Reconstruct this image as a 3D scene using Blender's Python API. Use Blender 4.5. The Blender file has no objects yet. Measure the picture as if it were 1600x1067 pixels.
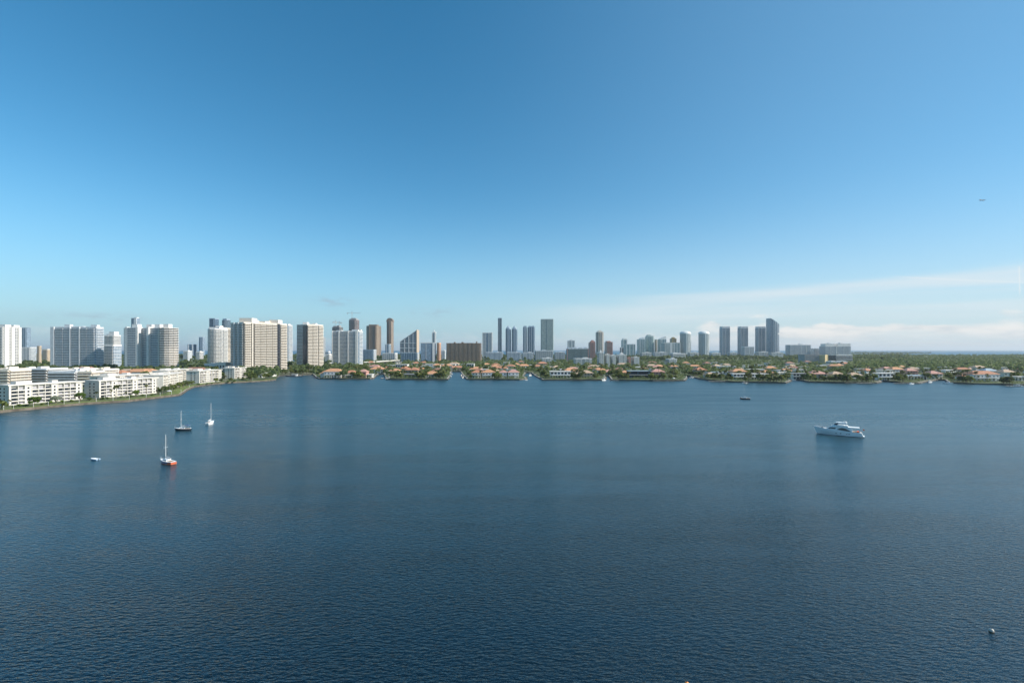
EXPOSURE = 0.85; SKY = 0.089; SKY_SAT = 1.33; SKY_HUE = 0.485; AIR = 0.9; DUST = 0.0; OZ = 1.7
HAZE = 0.000042; HAZE_COL = (.80, .88, .95); HAZE_TOP = 228.0
import bpy, math, random
import numpy as np
from mathutils import Vector
from mathutils.geometry import tessellate_polygon
rnd = random.Random(11)
npr = np.random.RandomState(5)
# ---------------------------------------------------------------- survey: eye 40 m above the bay, 17 mm lens looking along +Y
H, F, EY = 40.0, 755.5, 546.5
def dist(y): return H * F / (y - EY)              # distance of a point on the water from its bearing below the horizon
def wx(px, D): return (px - 800) / F * D
def wz(y, D): return H + (EY - y) / F * D
def shore(px, y): D = dist(y); return (wx(px, D), D)
SUN_AZ, SUN_EL = 97.0, 34.0                        # degrees: azimuth from +Y towards +X
scene = bpy.context.scene
col = scene.collection

# ---------------------------------------------------------------- mesh helper
class MB:
    def __init__(s): s.v = []; s.f = []; s.u = []
    def face(s, pts, uv=None):
        b = len(s.v); s.v += [tuple(p) for p in pts]; s.f.append(list(range(b, b + len(pts))))
        s.u += uv if uv else [(0.0, 0.0)] * len(pts)
    def prism(s, foot, z0, z1, top=None, u0=0.0):
        n = len(foot); tz = top if top else [z1] * n; u = u0
        for i in range(n):
            a, b = foot[i], foot[(i + 1) % n]; j = (i + 1) % n
            L = math.hypot(b[0] - a[0], b[1] - a[1])
            s.face([(a[0], a[1], z0), (b[0], b[1], z0), (b[0], b[1], tz[j]), (a[0], a[1], tz[i])],
                   [(u, 0), (u + L, 0), (u + L, tz[j] - z0), (u, tz[i] - z0)])
            u += L
        tris = tessellate_polygon([[Vector((p[0], p[1], 0)) for p in foot]])
        for t in tris:
            P = [foot[k] for k in t]
            cr = (P[1][0]-P[0][0])*(P[2][1]-P[0][1]) - (P[1][1]-P[0][1])*(P[2][0]-P[0][0])
            t = list(t) if cr > 0 else list(t)[::-1]
            s.face([(foot[k][0], foot[k][1], tz[k]) for k in t])
            s.face([(foot[k][0], foot[k][1], z0) for k in t[::-1]])
        return s
    def box(s, x0, x1, y0, y1, z0, z1): return s.prism([(x0, y0), (x1, y0), (x1, y1), (x0, y1)], z0, z1)
    def edgebox(s, p0, p1, d0, d1, z0, z1):
        dx, dy = p1[0]-p0[0], p1[1]-p0[1]; L = math.hypot(dx, dy); n = (dy / L, -dx / L)
        o = lambda p, d: (p[0] + n[0]*d, p[1] + n[1]*d)
        return s.prism([o(p0, d1), o(p1, d1), o(p1, d0), o(p0, d0)], z0, z1)
    def side(s, prof, y0, y1):                     # profile in x,z (counter-clockwise seen from -Y) swept from y0 to y1
        n = len(prof)
        for i in range(n):
            a, b = prof[i], prof[(i + 1) % n]
            s.face([(a[0], y1, a[1]), (b[0], y1, b[1]), (b[0], y0, b[1]), (a[0], y0, a[1])][::-1])
        for t in tessellate_polygon([[Vector((p[0], p[1], 0)) for p in prof]]):
            P = [prof[k] for k in t]
            cr = (P[1][0]-P[0][0])*(P[2][1]-P[0][1]) - (P[1][1]-P[0][1])*(P[2][0]-P[0][0])
            t = list(t) if cr > 0 else list(t)[::-1]
            s.face([(prof[k][0], y0, prof[k][1]) for k in t])
            s.face([(prof[k][0], y1, prof[k][1]) for k in t[::-1]])
        return s
    def tube(s, pts, radii, k=6):
        rings = []
        for i, p in enumerate(pts):
            p = Vector(p); q = Vector(pts[min(i+1, len(pts)-1)]) - Vector(pts[max(i-1, 0)]); q.normalize()
            a = q.cross(Vector((0, 0, 1)))
            if a.length < 1e-3: a = Vector((1, 0, 0))
            a.normalize(); b = a.cross(q); r = radii[i]
            rings.append([tuple(p + (a*math.cos(t) + b*math.sin(t)) * r) for t in [2*math.pi*j/k for j in range(k)]])
        for A, B in zip(rings, rings[1:]):
            for j in range(k):
                s.face([A[j], B[j], B[(j+1) % k], A[(j+1) % k]][::-1])
        s.face(rings[0]); s.face(rings[-1][::-1])
        return s
    def loft(s, rings, closed=True):
        n = len(rings[0])
        for A, B in zip(rings, rings[1:]):
            for j in range(n if closed else n - 1):
                s.face([A[j], A[(j+1) % n], B[(j+1) % n], B[j]])
        s.face(rings[0][::-1]); s.face(rings[-1])
        return s
    def mesh(s, name, mat, smooth=False):
        me = bpy.data.meshes.new(name); me.from_pydata(s.v, [], s.f)
        uv = me.uv_layers.new(name='UVMap'); uv.data.foreach_set('uv', [c for p in s.u for c in p])
        me.materials.append(mat)
        if smooth: me.polygons.foreach_set('use_smooth', [True] * len(me.polygons))
        me.update(); return me
    def build(s, name, mat, parent=None, smooth=False): return link(name, s.mesh(name, mat, smooth), parent)
def link(name, data, parent=None, loc=None, rz=0.0, scale=None):
    o = bpy.data.objects.new(name, data); col.objects.link(o)
    if parent: o.parent = parent
    if loc: o.location = loc
    if rz: o.rotation_euler = (0, 0, rz)
    if scale: o.scale = scale
    return o
def tag(o, label=None, cat=None, group=None, kind=None):
    for k, v in (('label', label), ('category', cat), ('group', group), ('kind', kind)):
        if v: o[k] = v
    return o
def thing(name, label, cat, loc, rz=0.0, group=None):
    if label:
        n = len(label.split())
        if n < 4 or n > 16: print('LABEL LENGTH', n, label)
    return tag(link(name, None, None, loc, rz), label, cat, group)
ORD = ['leftmost', 'second from left', 'third from left', 'fourth from left', 'fifth from left', 'sixth from left', 'seventh from left',
       'eighth from left', 'ninth from left', 'tenth from left', 'eleventh from left', 'twelfth from left', 'thirteenth from left', 'fourteenth from left',
       'fifteenth from left', 'sixteenth from left', 'seventeenth from left', 'eighteenth from left', 'nineteenth from left', 'twentieth from left',
       'twenty-first from left','twenty-second from left','twenty-third from left','twenty-fourth from left','twenty-fifth from left','twenty-sixth from left','twenty-seventh from left','twenty-eighth from left','twenty-ninth from left','thirtieth from left']

# ---------------------------------------------------------------- materials
def nt(name):
    m = bpy.data.materials.new(name); m.use_nodes = True
    t = m.node_tree; return m, t, t.nodes['Principled BSDF']
def math_(t, op, a, b=None, c=None):
    n = t.nodes.new('ShaderNodeMath'); n.operation = op
    for i, v in enumerate((a, b, c)):
        if v is None: continue
        if isinstance(v, (int, float)): n.inputs[i].default_value = v
        else: t.links.new(v, n.inputs[i])
    return n.outputs[0]
def vmath(t, op, a, b=None):
    n = t.nodes.new('ShaderNodeVectorMath'); n.operation = op
    for i, v in enumerate((a, b)):
        if v is None: continue
        if isinstance(v, (tuple, list)): n.inputs[i].default_value = v
        else: t.links.new(v, n.inputs[i])
    return n.outputs[0]
def mixc(t, f, a, b):
    n = t.nodes.new('ShaderNodeMix'); n.data_type = 'RGBA'
    for i, v in ((0, f), (6, a), (7, b)):
        if isinstance(v, (int, float)): n.inputs[i].default_value = v
        elif isinstance(v, (tuple, list)): n.inputs[i].default_value = tuple(v) + ((1,) if len(v) == 3 else ())
        else: t.links.new(v, n.inputs[i])
    return n.outputs[2]
def noise(t, vec, scale, detail=3, rough=.55, out=0):
    n = t.nodes.new('ShaderNodeTexNoise'); n.inputs['Scale'].default_value = scale
    n.inputs['Detail'].default_value = detail; n.inputs['Roughness'].default_value = rough
    if vec is not None: t.links.new(vec, n.inputs['Vector'])
    return n.outputs[out]
def ramp(t, f, a, b):                              # smooth step from a to b
    n = t.nodes.new('ShaderNodeMapRange'); n.interpolation_type = 'SMOOTHSTEP'
    t.links.new(f, n.inputs[0]); n.inputs[1].default_value = a; n.inputs[2].default_value = b
    return n.outputs[0]
def geo(t): return t.nodes.new('ShaderNodeNewGeometry').outputs['Position']
def objc(t): return t.nodes.new('ShaderNodeTexCoord').outputs['Object']
_pl = {}
def plain(name, c, rough=.6, var=.18, scale=.35, metal=0.0):
    if name in _pl: return _pl[name]
    m, t, p = nt(name)
    f = noise(t, objc(t), scale, 4)
    a = tuple(x * (1 - var) for x in c); b = tuple(min(1, x * (1 + var)) for x in c)
    t.links.new(mixc(t, ramp(t, f, .3, .7), a, b), p.inputs['Base Color'])
    p.inputs['Roughness'].default_value = rough; p.inputs['Metallic'].default_value = metal
    _pl[name] = m; return m
_fc = {}
def facade(wall, glass, fh=3.1, bay=3.6, a=.12, b=.22, c=.18, bright=.16):
    key = (wall, glass, fh, bay, a, b, c)
    if key in _fc: return _fc[key]
    m, t, p = nt('facade')
    uv = t.nodes.new('ShaderNodeUVMap').outputs[0]
    s = t.nodes.new('ShaderNodeSeparateXYZ'); t.links.new(uv, s.inputs[0])
    u = math_(t, 'DIVIDE', s.outputs[0], bay); v = math_(t, 'DIVIDE', s.outputs[1], fh)
    fu, fv = math_(t, 'FRACT', u), math_(t, 'FRACT', v)
    w = math_(t, 'MULTIPLY', math_(t, 'MULTIPLY', math_(t, 'GREATER_THAN', fu, a), math_(t, 'LESS_THAN', fu, 1 - a)),
              math_(t, 'MULTIPLY', math_(t, 'GREATER_THAN', fv, b), math_(t, 'LESS_THAN', fv, 1 - c)))
    cv = t.nodes.new('ShaderNodeCombineXYZ'); t.links.new(math_(t, 'FLOOR', u), cv.inputs[0]); t.links.new(math_(t, 'FLOOR', v), cv.inputs[1])
    wn = t.nodes.new('ShaderNodeTexWhiteNoise'); t.links.new(cv.outputs[0], wn.inputs['Vector'])
    g2 = tuple(min(1, x * 1.6 + bright * .35) for x in glass)
    gcol = mixc(t, math_(t, 'POWER', wn.outputs['Value'], 2.0), glass, g2)
    wcol = mixc(t, ramp(t, noise(t, objc(t), .12, 4), .3, .7), tuple(x * .86 for x in wall), wall)
    t.links.new(mixc(t, w, wcol, gcol), p.inputs['Base Color'])
    t.links.new(math_(t, 'MULTIPLY_ADD', w, -.5, .7), p.inputs['Roughness']); t.links.new(math_(t, 'MULTIPLY_ADD', w, .6, .4), p.inputs['Specular IOR Level'])
    _fc[key] = m; return m
def foliage(name, dark, light, scale=.5):
    m, t, p = nt(name)
    oi = t.nodes.new('ShaderNodeObjectInfo').outputs['Random']
    f = noise(t, geo(t), scale, 3)
    f2 = noise(t, geo(t), .035, 2)
    g = math_(t, 'ADD', math_(t, 'MULTIPLY', f, .75), math_(t, 'ADD', math_(t, 'MULTIPLY', oi, .28), math_(t, 'MULTIPLY', f2, .35)))
    t.links.new(mixc(t, ramp(t, g, .38, .95), dark, light), p.inputs['Base Color'])
    p.inputs['Roughness'].default_value = .6; p.inputs['Specular IOR Level'].default_value = .25
    tl = t.nodes.new('ShaderNodeBsdfTranslucent'); mx = t.nodes.new('ShaderNodeMixShader'); mx.inputs[0].default_value = .34
    t.links.new(mixc(t, .5, mixc(t, ramp(t, g, .38, .95), dark, light), tuple(x * 1.9 for x in light)), tl.inputs[0])
    t.links.new(p.outputs[0], mx.inputs[1]); t.links.new(tl.outputs[0], mx.inputs[2]); t.links.new(mx.outputs[0], t.nodes['Material Output'].inputs[0])
    return m
WHITE = (.72, .71, .68); CREAM = (.62, .54, .43); BEIGE = (.52, .43, .33)
m_white = plain('white_paint', (.74, .73, .70), .5, .08)
m_gel = plain('white_gelcoat', (.82, .82, .81), .25, .03)
m_conc = plain('concrete', (.42, .39, .34), .8, .2, .5)
m_path = plain('pale_paving', (.50, .43, .32), .8, .15, .4)
m_wall_dk = plain('weathered_seawall', (.10, .09, .075), .9, .5, .25)
m_grey = plain('grey_concrete', (.30, .30, .30), .8, .15, .2)
m_screen = plain('porch_screens', (.33, .33, .37), .6, .25, .6)
m_dglass = plain('dark_glass', (.02, .03, .045), .08, .2)
m_bglass = plain('blue_glass', (.05, .10, .15), .12, .2)
m_trunk = plain('bark', (.13, .10, .075), .9, .3, 1.5)
m_ptrunk = plain('palm_bark', (.20, .17, .14), .9, .25, 1.5)
m_alu = plain('aluminium', (.62, .62, .62), .35, .05, 1, .6)
m_mast = plain('white_spar', (.72, .72, .70), .4, .05)
m_steel = plain('crane_steel', (.22, .21, .20), .6, .1)
m_fol = foliage('broad_leaves', (.034, .060, .017), (.165, .195, .05))
m_fol_b = foliage('bright_leaves', (.045, .085, .012), (.13, .20, .030))
m_fol_g = foliage('silver_leaves', (.10, .13, .09), (.22, .25, .18))
m_palm = foliage('palm_leaves', (.034, .052, .016), (.15, .155, .052))
m_wood = foliage('wood_canopy', (.040, .072, .026), (.165, .21, .075), .09)

def ground_mat():
    m, t, p = nt('grass_and_soil')
    g = geo(t)
    a = mixc(t, ramp(t, noise(t, g, .06, 5), .35, .65), (.045, .075, .02), (.10, .12, .045))
    c = mixc(t, ramp(t, noise(t, g, .018, 4), .56, .66), a, (.17, .15, .11))
    t.links.new(c, p.inputs['Base Color']); p.inputs['Roughness'].default_value = .95
    return m
m_ground = ground_mat()
m_lawn = plain('mown_lawn', (.13, .17, .035), .9, .3, .2)

def water_mat(name, base, rough, tint):
    m, t, p = nt(name)
    g = geo(t)
    def mapped(off, rz, sc):
        n = t.nodes.new('ShaderNodeMapping'); n.vector_type = 'POINT'
        n.inputs['Rotation'].default_value = (0, 0, rz); n.inputs['Scale'].default_value = sc
        t.links.new(vmath(t, 'ADD', g, off), n.inputs['Vector']); return n.outputs[0]
    def height(off):
        a = noise(t, mapped(off, math.radians(-34), (1.1, 3.0, 1)), 1.0, 2.5, .55)
        b = noise(t, mapped(off, math.radians(36), (.62, 1.7, 1)), 1.0, 2, .5)
        return math_(t, 'ADD', math_(t, 'MULTIPLY', a, WAVE[0]), math_(t, 'MULTIPLY', b, WAVE[1]))
    e = .045
    h0, hx, hy = height((0, 0, 0)), height((e, 0, 0)), height((0, e, 0))
    # wind lanes: broad patches where the chop is weaker or stronger
    patch = t.nodes.new('ShaderNodeMapping'); patch.inputs['Scale'].default_value = (.006, .016, 1); patch.inputs['Rotation'].default_value = (0, 0, .25)
    t.links.new(g, patch.inputs['Vector'])
    pn = noise(t, patch.outputs[0], 1.0, 4, .55)
    lane = t.nodes.new('ShaderNodeMapping'); lane.inputs['Scale'].default_value = (.012, .075, 1); lane.inputs['Rotation'].default_value = (0, 0, -.3)
    t.links.new(g, lane.inputs['Vector'])
    ln = ramp(t, noise(t, lane.outputs[0], 1.0, 5, .6), .35, .65)
    gain = math_(t, 'ADD', math_(t, 'MULTIPLY_ADD', ramp(t, pn, .36, .64), .50, .58), math_(t, 'MULTIPLY', ln, .26))
    # the open middle of the bay carries a finer, steadier chop than the water under the towers
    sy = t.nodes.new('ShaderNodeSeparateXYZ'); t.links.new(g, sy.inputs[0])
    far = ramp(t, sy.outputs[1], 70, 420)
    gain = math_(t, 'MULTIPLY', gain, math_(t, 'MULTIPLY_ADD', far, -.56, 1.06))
    k = math_(t, 'DIVIDE', gain, -e)
    cx = math_(t, 'MULTIPLY', math_(t, 'SUBTRACT', hx, h0), k); cy = math_(t, 'MULTIPLY', math_(t, 'SUBTRACT', hy, h0), k)
    cb = t.nodes.new('ShaderNodeCombineXYZ'); t.links.new(cx, cb.inputs[0]); t.links.new(cy, cb.inputs[1]); cb.inputs[2].default_value = 1
    t.links.new(vmath(t, 'NORMALIZE', cb.outputs[0]), p.inputs['Normal'])
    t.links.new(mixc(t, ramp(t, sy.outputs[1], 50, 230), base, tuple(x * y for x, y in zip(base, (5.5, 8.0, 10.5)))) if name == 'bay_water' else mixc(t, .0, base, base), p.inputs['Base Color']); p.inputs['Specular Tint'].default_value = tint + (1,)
    t.links.new(math_(t, 'ADD', math_(t, 'MULTIPLY_ADD', far, rough[1] - rough[0], rough[0]), math_(t, 'MULTIPLY_ADD', ln, -.07, .035)), p.inputs['Roughness']); p.inputs['IOR'].default_value = 1.86
    return m
WAVE = (.17, .24)
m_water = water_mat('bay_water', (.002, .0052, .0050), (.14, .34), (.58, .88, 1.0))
m_sea = water_mat('open_sea', (.03, .12, .19), (.6, .6), (.25, .55, .8))
# ---------------------------------------------------------------- camera, sun, sky
cam = bpy.data.cameras.new('camera'); cam.lens = 17.0; cam.sensor_width = 36; cam.clip_end = 200000; cam.clip_start = .5
cam.shift_y = (EY - 533.5) / 1600
cobj = link('camera', cam, None, (0, 0, H)); cobj.rotation_euler = (math.radians(90), 0, 0); scene.camera = cobj
sl = bpy.data.lights.new('sun', 'SUN'); sl.energy = 3.6; sl.angle = math.radians(.53); sl.color = (1, .92, .81)
so = link('sun', sl)
az, el = math.radians(SUN_AZ), math.radians(SUN_EL)
sd = Vector((math.sin(az) * math.cos(el), math.cos(az) * math.cos(el), math.sin(el)))
so.rotation_euler = sd.to_track_quat('Z', 'Y').to_euler()
scene.view_settings.view_transform = 'Standard'; scene.view_settings.look = 'None'; scene.view_settings.gamma = 1
scene.view_settings.exposure = EXPOSURE
scene.cycles.sample_clamp_direct = 1.2; scene.cycles.sample_clamp_indirect = 4.0

world = bpy.data.worlds.new('World'); scene.world = world; world.use_nodes = True
def make_world(t):
    bg = t.nodes['Background']; bg.inputs['Strength'].default_value = SKY
    sky = t.nodes.new('ShaderNodeTexSky'); sky.sky_type = 'NISHITA'; sky.sun_disc = False
    sky.sun_elevation = el; sky.sun_rotation = az
    sky.altitude = 40; sky.air_density = AIR; sky.dust_density = DUST; sky.ozone_density = OZ
    hs = t.nodes.new('ShaderNodeHueSaturation'); hs.inputs['Saturation'].default_value = SKY_SAT; hs.inputs['Hue'].default_value = SKY_HUE
    t.links.new(sky.outputs[0], hs.inputs['Color'])
    d = t.nodes.new('ShaderNodeTexCoord').outputs['Generated']
    s = t.nodes.new('ShaderNodeSeparateXYZ'); t.links.new(d, s.inputs[0])
    azi = math_(t, 'ARCTAN2', s.outputs[0], s.outputs[1]); ele = math_(t, 'ARCSINE', s.outputs[2])
    def ae(fa, fe, oa=0.0, oe=0.0):
        n = t.nodes.new('ShaderNodeCombineXYZ')
        t.links.new(math_(t, 'MULTIPLY_ADD', azi, fa, oa), n.inputs[0]); t.links.new(math_(t, 'MULTIPLY_ADD', ele, fe, oe), n.inputs[1]); return n.outputs[0]
    c = hs.outputs[0]
    # a milky veil low over the sea, paler to the right where the cloud lies
    SK = SKY * 2 ** EXPOSURE
    vcol = mixc(t, ramp(t, azi, -.45, .75), tuple(x / SK for x in (.24, .48, .65)), tuple(x / SK for x in (.62, .74, .80)))
    veil = math_(t, 'MULTIPLY', math_(t, 'POWER', math_(t, 'SUBTRACT', 1.0, ramp(t, ele, -.10, .37)), 1.6), 1.15)
    veil = math_(t, 'MINIMUM', veil, .9)
    c = mixc(t, veil, c, vcol)
    c = mixc(t, math_(t, 'MULTIPLY', ramp(t, azi, -.25, .95), .34), c, tuple(x / SK for x in (.32, .53, .72)))
    # thin cirrus streaks
    ci = ramp(t, noise(t, ae(2.2, 34, 3, 2), 1.0, 4, .5), .30, .70)
    band = math_(t, 'MULTIPLY', ramp(t, ele, .035, .07), math_(t, 'SUBTRACT', 1.0, ramp(t, math_(t, 'MULTIPLY_ADD', azi, -.035, ele), .085, .105)))
    ci = math_(t, 'MULTIPLY', math_(t, 'MULTIPLY', ci, band), math_(t, 'MULTIPLY', ramp(t, azi, -.06, .34), .60))
    c = mixc(t, ci, c, tuple(x / SK for x in (.80, .85, .88)))
    # fair-weather cumulus bank on the horizon
    wob = noise(t, ae(15, 48, 1.3, .2), 1.0, 6, .6)
    top = math_(t, 'MULTIPLY_ADD', noise(t, ae(11, 6, 7.1, 0), 1.0, 3, .6), .066, .015)
    edge = math_(t, 'ADD', math_(t, 'SUBTRACT', top, ele), math_(t, 'MULTIPLY_ADD', wob, .066, -.033))
    right = ramp(t, azi, .12, .52)
    cov = math_(t, 'MULTIPLY', ramp(t, math_(t, 'ADD', edge, math_(t, 'MULTIPLY_ADD', right, .016, -.016)), -.004, .010), math_(t, 'MULTIPLY_ADD', right, .74, .20))
    cov = math_(t, 'MULTIPLY', cov, math_(t, 'MULTIPLY_ADD', ramp(t, noise(t, ae(8, 55, 4, 1.7), 1.0, 5, .6), .36, .60), .55, .45))
    lit = ramp(t, noise(t, ae(16, 62, .4, 5.5), 1.0, 5, .6), .30, .58)
    lit = math_(t, 'MULTIPLY', lit, ramp(t, ele, .002, .034))
    ccol = mixc(t, lit, tuple(x / SK for x in (.68, .73, .76)), tuple(x / SK for x in (.93, .91, .88)))
    c = mixc(t, cov, c, ccol)
    # two small grey scraps of cloud over the towers at the left
    for a0, e0, wa, we, k in ((-.355, .094, .030, .009, .34), (-.16, .075, .05, .009, .22), (-.70, .052, .06, .006, .25), (-.47, .05, .05, .006, .2)):
        q = math_(t, 'ADD', math_(t, 'POWER', math_(t, 'ABSOLUTE', math_(t, 'DIVIDE', math_(t, 'SUBTRACT', azi, a0), wa)), 2.0),
                  math_(t, 'POWER', math_(t, 'ABSOLUTE', math_(t, 'DIVIDE', math_(t, 'SUBTRACT', ele, e0), we)), 2.0))
        q = math_(t, 'MULTIPLY', math_(t, 'EXPONENT', math_(t, 'MULTIPLY', q, -1.0)), ramp(t, noise(t, ae(40, 120, a0, 0), 1.0, 4, .6), .36, .66))
        c = mixc(t, math_(t, 'MULTIPLY', q, k * 1.6), c, tuple(x / SK for x in (.36, .43, .53)))
    # two ice trails at the right
    g2 = lambda x, w: math_(t, 'EXPONENT', math_(t, 'MULTIPLY', math_(t, 'POWER', math_(t, 'ABSOLUTE', math_(t, 'DIVIDE', x, w)), 2.0), -1.0))
    v1 = math_(t, 'MULTIPLY', g2(math_(t, 'ADD', math_(t, 'MULTIPLY_ADD', ele, .02, -.0025), math_(t, 'SUBTRACT', azi, .8090)), .00065), math_(t, 'MULTIPLY', ramp(t, ele, .074, .084), math_(t, 'SUBTRACT', 1.0, ramp(t, ele, .117, .120))))
    v2 = math_(t, 'MULTIPLY', g2(math_(t, 'SUBTRACT', ele, math_(t, 'MULTIPLY_ADD', math_(t, 'SUBTRACT', azi, .665), -.158, .1186)), .0011), math_(t, 'MULTIPLY', ramp(t, azi, .655, .70), .42))
    c = mixc(t, math_(t, 'MAXIMUM', math_(t, 'MULTIPLY', v1, .6), v2), c, tuple(x / SK for x in (.86, .90, .91)))
    t.links.new(c, bg.inputs['Color'])
make_world(world.node_tree)

# ---------------------------------------------------------------- water and land
def sheet(name, poly, z, mat):
    m = MB()
    for tri in tessellate_polygon([[Vector((p[0], p[1], 0)) for p in poly]]):
        P = [poly[k] for k in tri]
        cr = (P[1][0]-P[0][0])*(P[2][1]-P[0][1]) - (P[1][1]-P[0][1])*(P[2][0]-P[0][0])
        m.face([(p[0], p[1], z) for p in (P if cr > 0 else P[::-1])])
    return tag(m.build(name, mat), kind='structure')
B = 45000
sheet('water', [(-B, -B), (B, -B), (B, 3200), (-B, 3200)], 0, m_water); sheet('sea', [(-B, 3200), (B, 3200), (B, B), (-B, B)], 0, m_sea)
SHORE_PX = [(-120,668),(0,645),(70,638),(135,632),(200,628),(240,623),(270,619.5),(281,618),(287,614.5),(293,610),(304,605),(333,600.5),(365,598.5),
 (395,597),(420,595.5),(431,594),(433,590),(437,587.5),(470,586.5),(488,585.5),(491,587.5),(493,590.5),(498,592.3),(540,592.6),(578,592.6),(585,591),(588,588),
 (592,585),(600,585),(603,593.3),(640,593.5),(700,593.7),(703,590),(706,581),(719,581),(724,588),(729,593.4),(772,593.6),(812,594),(824,592.5),(818,588),
 (822,583),(830,583),(836,588),(848,594.3),(893,594.4),(940,594.5),(948,592),(946,588),(951,588),(955,594.4),(1020,595.5),(1070,595.2),(1074,592),(1073,588),
 (1080,589),(1092,592.5),(1110,595),(1150,597.8),(1200,598.5),(1228,599),(1236,596),(1238,593),(1250,594.5),(1265,597.5),(1320,599),(1370,599),(1378,597.2),
 (1374,594.5),(1381,596),(1410,599),(1435,599.5),(1448,597),(1466,594.2),(1476,594.5),(1482,598.5),(1520,600.5),(1600,602.3),(1720,605)]
SHORE = [shore(*p) for p in SHORE_PX]
MAIN = SHORE + [(6000, SHORE[-1][1]), (6000, 3300), (700, 3300), (420, 1650), (-3200, 1650), (-3200, SHORE[0][1])]
ISLE = [(-5200, 1880), (440, 1880), (640, 3150), (-5200, 3150)]
SPIT = [(3450, 5000), (4350, 5000), (4500, 5400), (3800, 5400)]
GZ = 1.3
def land(name, poly):
    m = MB(); m.prism(poly, -3, GZ); return tag(m.build(name, m_ground), kind='structure')
land('land', MAIN); land('barrier_island', ISLE); land('far_shore', SPIT)
def offset(line, d):
    out = []
    for i, p in enumerate(line):
        a = Vector(line[max(i-1, 0)]); b = Vector(line[min(i+1, len(line)-1)]); q = Vector(p)
        t1 = (q - a).normalized() if i else (b - q).normalized(); t2 = (b - q).normalized() if i < len(line)-1 else t1
        n = Vector((-(t1+t2).y, (t1+t2).x)); n = n.normalized() if n.length > .2 else Vector((-t1.y, t1.x))
        k = max(.6, n.dot(Vector((-t1.y, t1.x)))); out.append(tuple(q + n * (d / k)))
    return out
def strip(name, line, d0, d1, z0, z1, mat):
    a, b = offset(line, d0), offset(line, d1); m = MB()
    for i in range(len(line) - 1):
        A, Bq, C, D_ = a[i], a[i+1], b[i+1], b[i]
        m.face([(A[0], A[1], z1), (Bq[0], Bq[1], z1), (C[0], C[1], z1), (D_[0], D_[1], z1)])
        m.face([(A[0], A[1], z0), (Bq[0], Bq[1], z0), (Bq[0], Bq[1], z1), (A[0], A[1], z1)])
        m.face([(C[0], C[1], z0), (D_[0], D_[1], z0), (D_[0], D_[1], z1), (C[0], C[1], z1)])
    return tag(m.build(name, mat), kind='structure')
LEFT = SHORE[:16]
strip('seawall', LEFT, -.25, .3, -2, GZ + .3, plain('stained_seawall', (.13, .11, .085), .9, .4, .3))
strip('promenade', LEFT, .3, 1.4, GZ - .5, GZ + .06, m_path)
strip('lawn', LEFT, 1.4, 12, GZ - .5, GZ + .03, m_lawn)
strip('villa_seawall', SHORE[16:], -.2, .5, -2, GZ + .25, m_wall_dk)
strip('villa_terrace', SHORE[19:], .5, 2.2, GZ - .5, GZ + .08, m_conc)

# ---------------------------------------------------------------- towers and blocks
def rect(w, d): return [(-w/2, -d/2), (w/2, -d/2), (w/2, d/2), (-w/2, d/2)]
def cham(w, d, c): return [(-w/2+c, -d/2), (w/2-c, -d/2), (w/2, -d/2+c), (w/2, d/2-c), (w/2-c, d/2), (-w/2+c, d/2), (-w/2, d/2-c), (-w/2, -d/2+c)]
def oval(w, d, n=20): return [(w/2*math.cos(2*math.pi*(i-.5)/n - math.pi/2), d/2*math.sin(2*math.pi*(i-.5)/n - math.pi/2)) for i in range(n)]
def lerp(a, b, t): return (a[0] + (b[0]-a[0])*t, a[1] + (b[1]-a[1])*t)
def tower(label, px0, px1, ytop, D, depth, mat, name='apartment_tower', cat='tower', group=None, yaw=0, foot=None, top=None,
          stacks=(), piers=(), pent=(), parapet=None, trim=m_white, smat=None, vols=(), fh=3.1, whole=True):
    """px0..px1: bearings of the ends of the front; ytop: height of the roof line seen from D."""
    # the bearings are those of the whole visible mass: leave room for the side wall that shows
    edge = px1 if px1 < 800 else px0
    if whole and (px1 < 770 or px0 > 830):
        q = .5 if foot else 1.0; lim = .42*(px1 - px0); sidew = abs(800 - edge)*depth/D*q
        if sidew > lim: depth *= lim/sidew; sidew = lim
        if px1 < 800: px1 -= sidew
        else: px0 += sidew
    x0, x1 = wx(px0, D), wx(px1, D); w = x1 - x0; h = wz(ytop, D) - GZ
    r = thing(name, label, cat, ((x0+x1)/2, D + depth/2, GZ), math.radians(yaw), group)
    ft = foot(w, depth) if foot else rect(w, depth)
    b = MB().prism(ft, -1, h, [h + t for t in top] if top else None)
    for (fx, fy, fw, fd, hh) in vols: b.prism([(x + fx*w, y + fy*depth) for x, y in rect(fw*w, fd*depth)], -1, h * hh)
    b.build('facade', mat, r)
    n = len(ft)
    for (e, t0, t1, dd, hb) in stacks:               # one part per stack of balconies
        p0, p1 = lerp(ft[e], ft[(e+1) % n], t0), lerp(ft[e], ft[(e+1) % n], t1); m = MB(); z = fh
        while z < h - .5: m.edgebox(p0, p1, .003, dd, z - .3, z - .3 + hb); z += fh
        m.build('balcony_stack', smat or trim, r)
    for (e, t, wd, dd) in piers:
        p, q = ft[e], ft[(e+1) % n]; L = math.hypot(q[0]-p[0], q[1]-p[1]); a = wd / L / 2
        hz = h + (min(top) if top else 0)
        MB().edgebox(lerp(p, q, t - a), lerp(p, q, t + a), .004, dd, -1, hz + .9).build('pier', trim, r)
    for i, (fx, fy, fw, fd, hh) in enumerate(pent):
        MB().prism([(x + fx*w, y + fy*depth) for x, y in rect(fw*w, fd*depth)], h - .4 - .05*i, h + hh).build('penthouse', trim, r)
    if parapet:
        m = MB()
        for e in range(n): m.edgebox(ft[e], ft[(e+1) % n], -.35, .25 + .002*e, h - 1.2 - .01*e, h + parapet + .01*e)
        m.build('parapet', trim, r)
    return r
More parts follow.
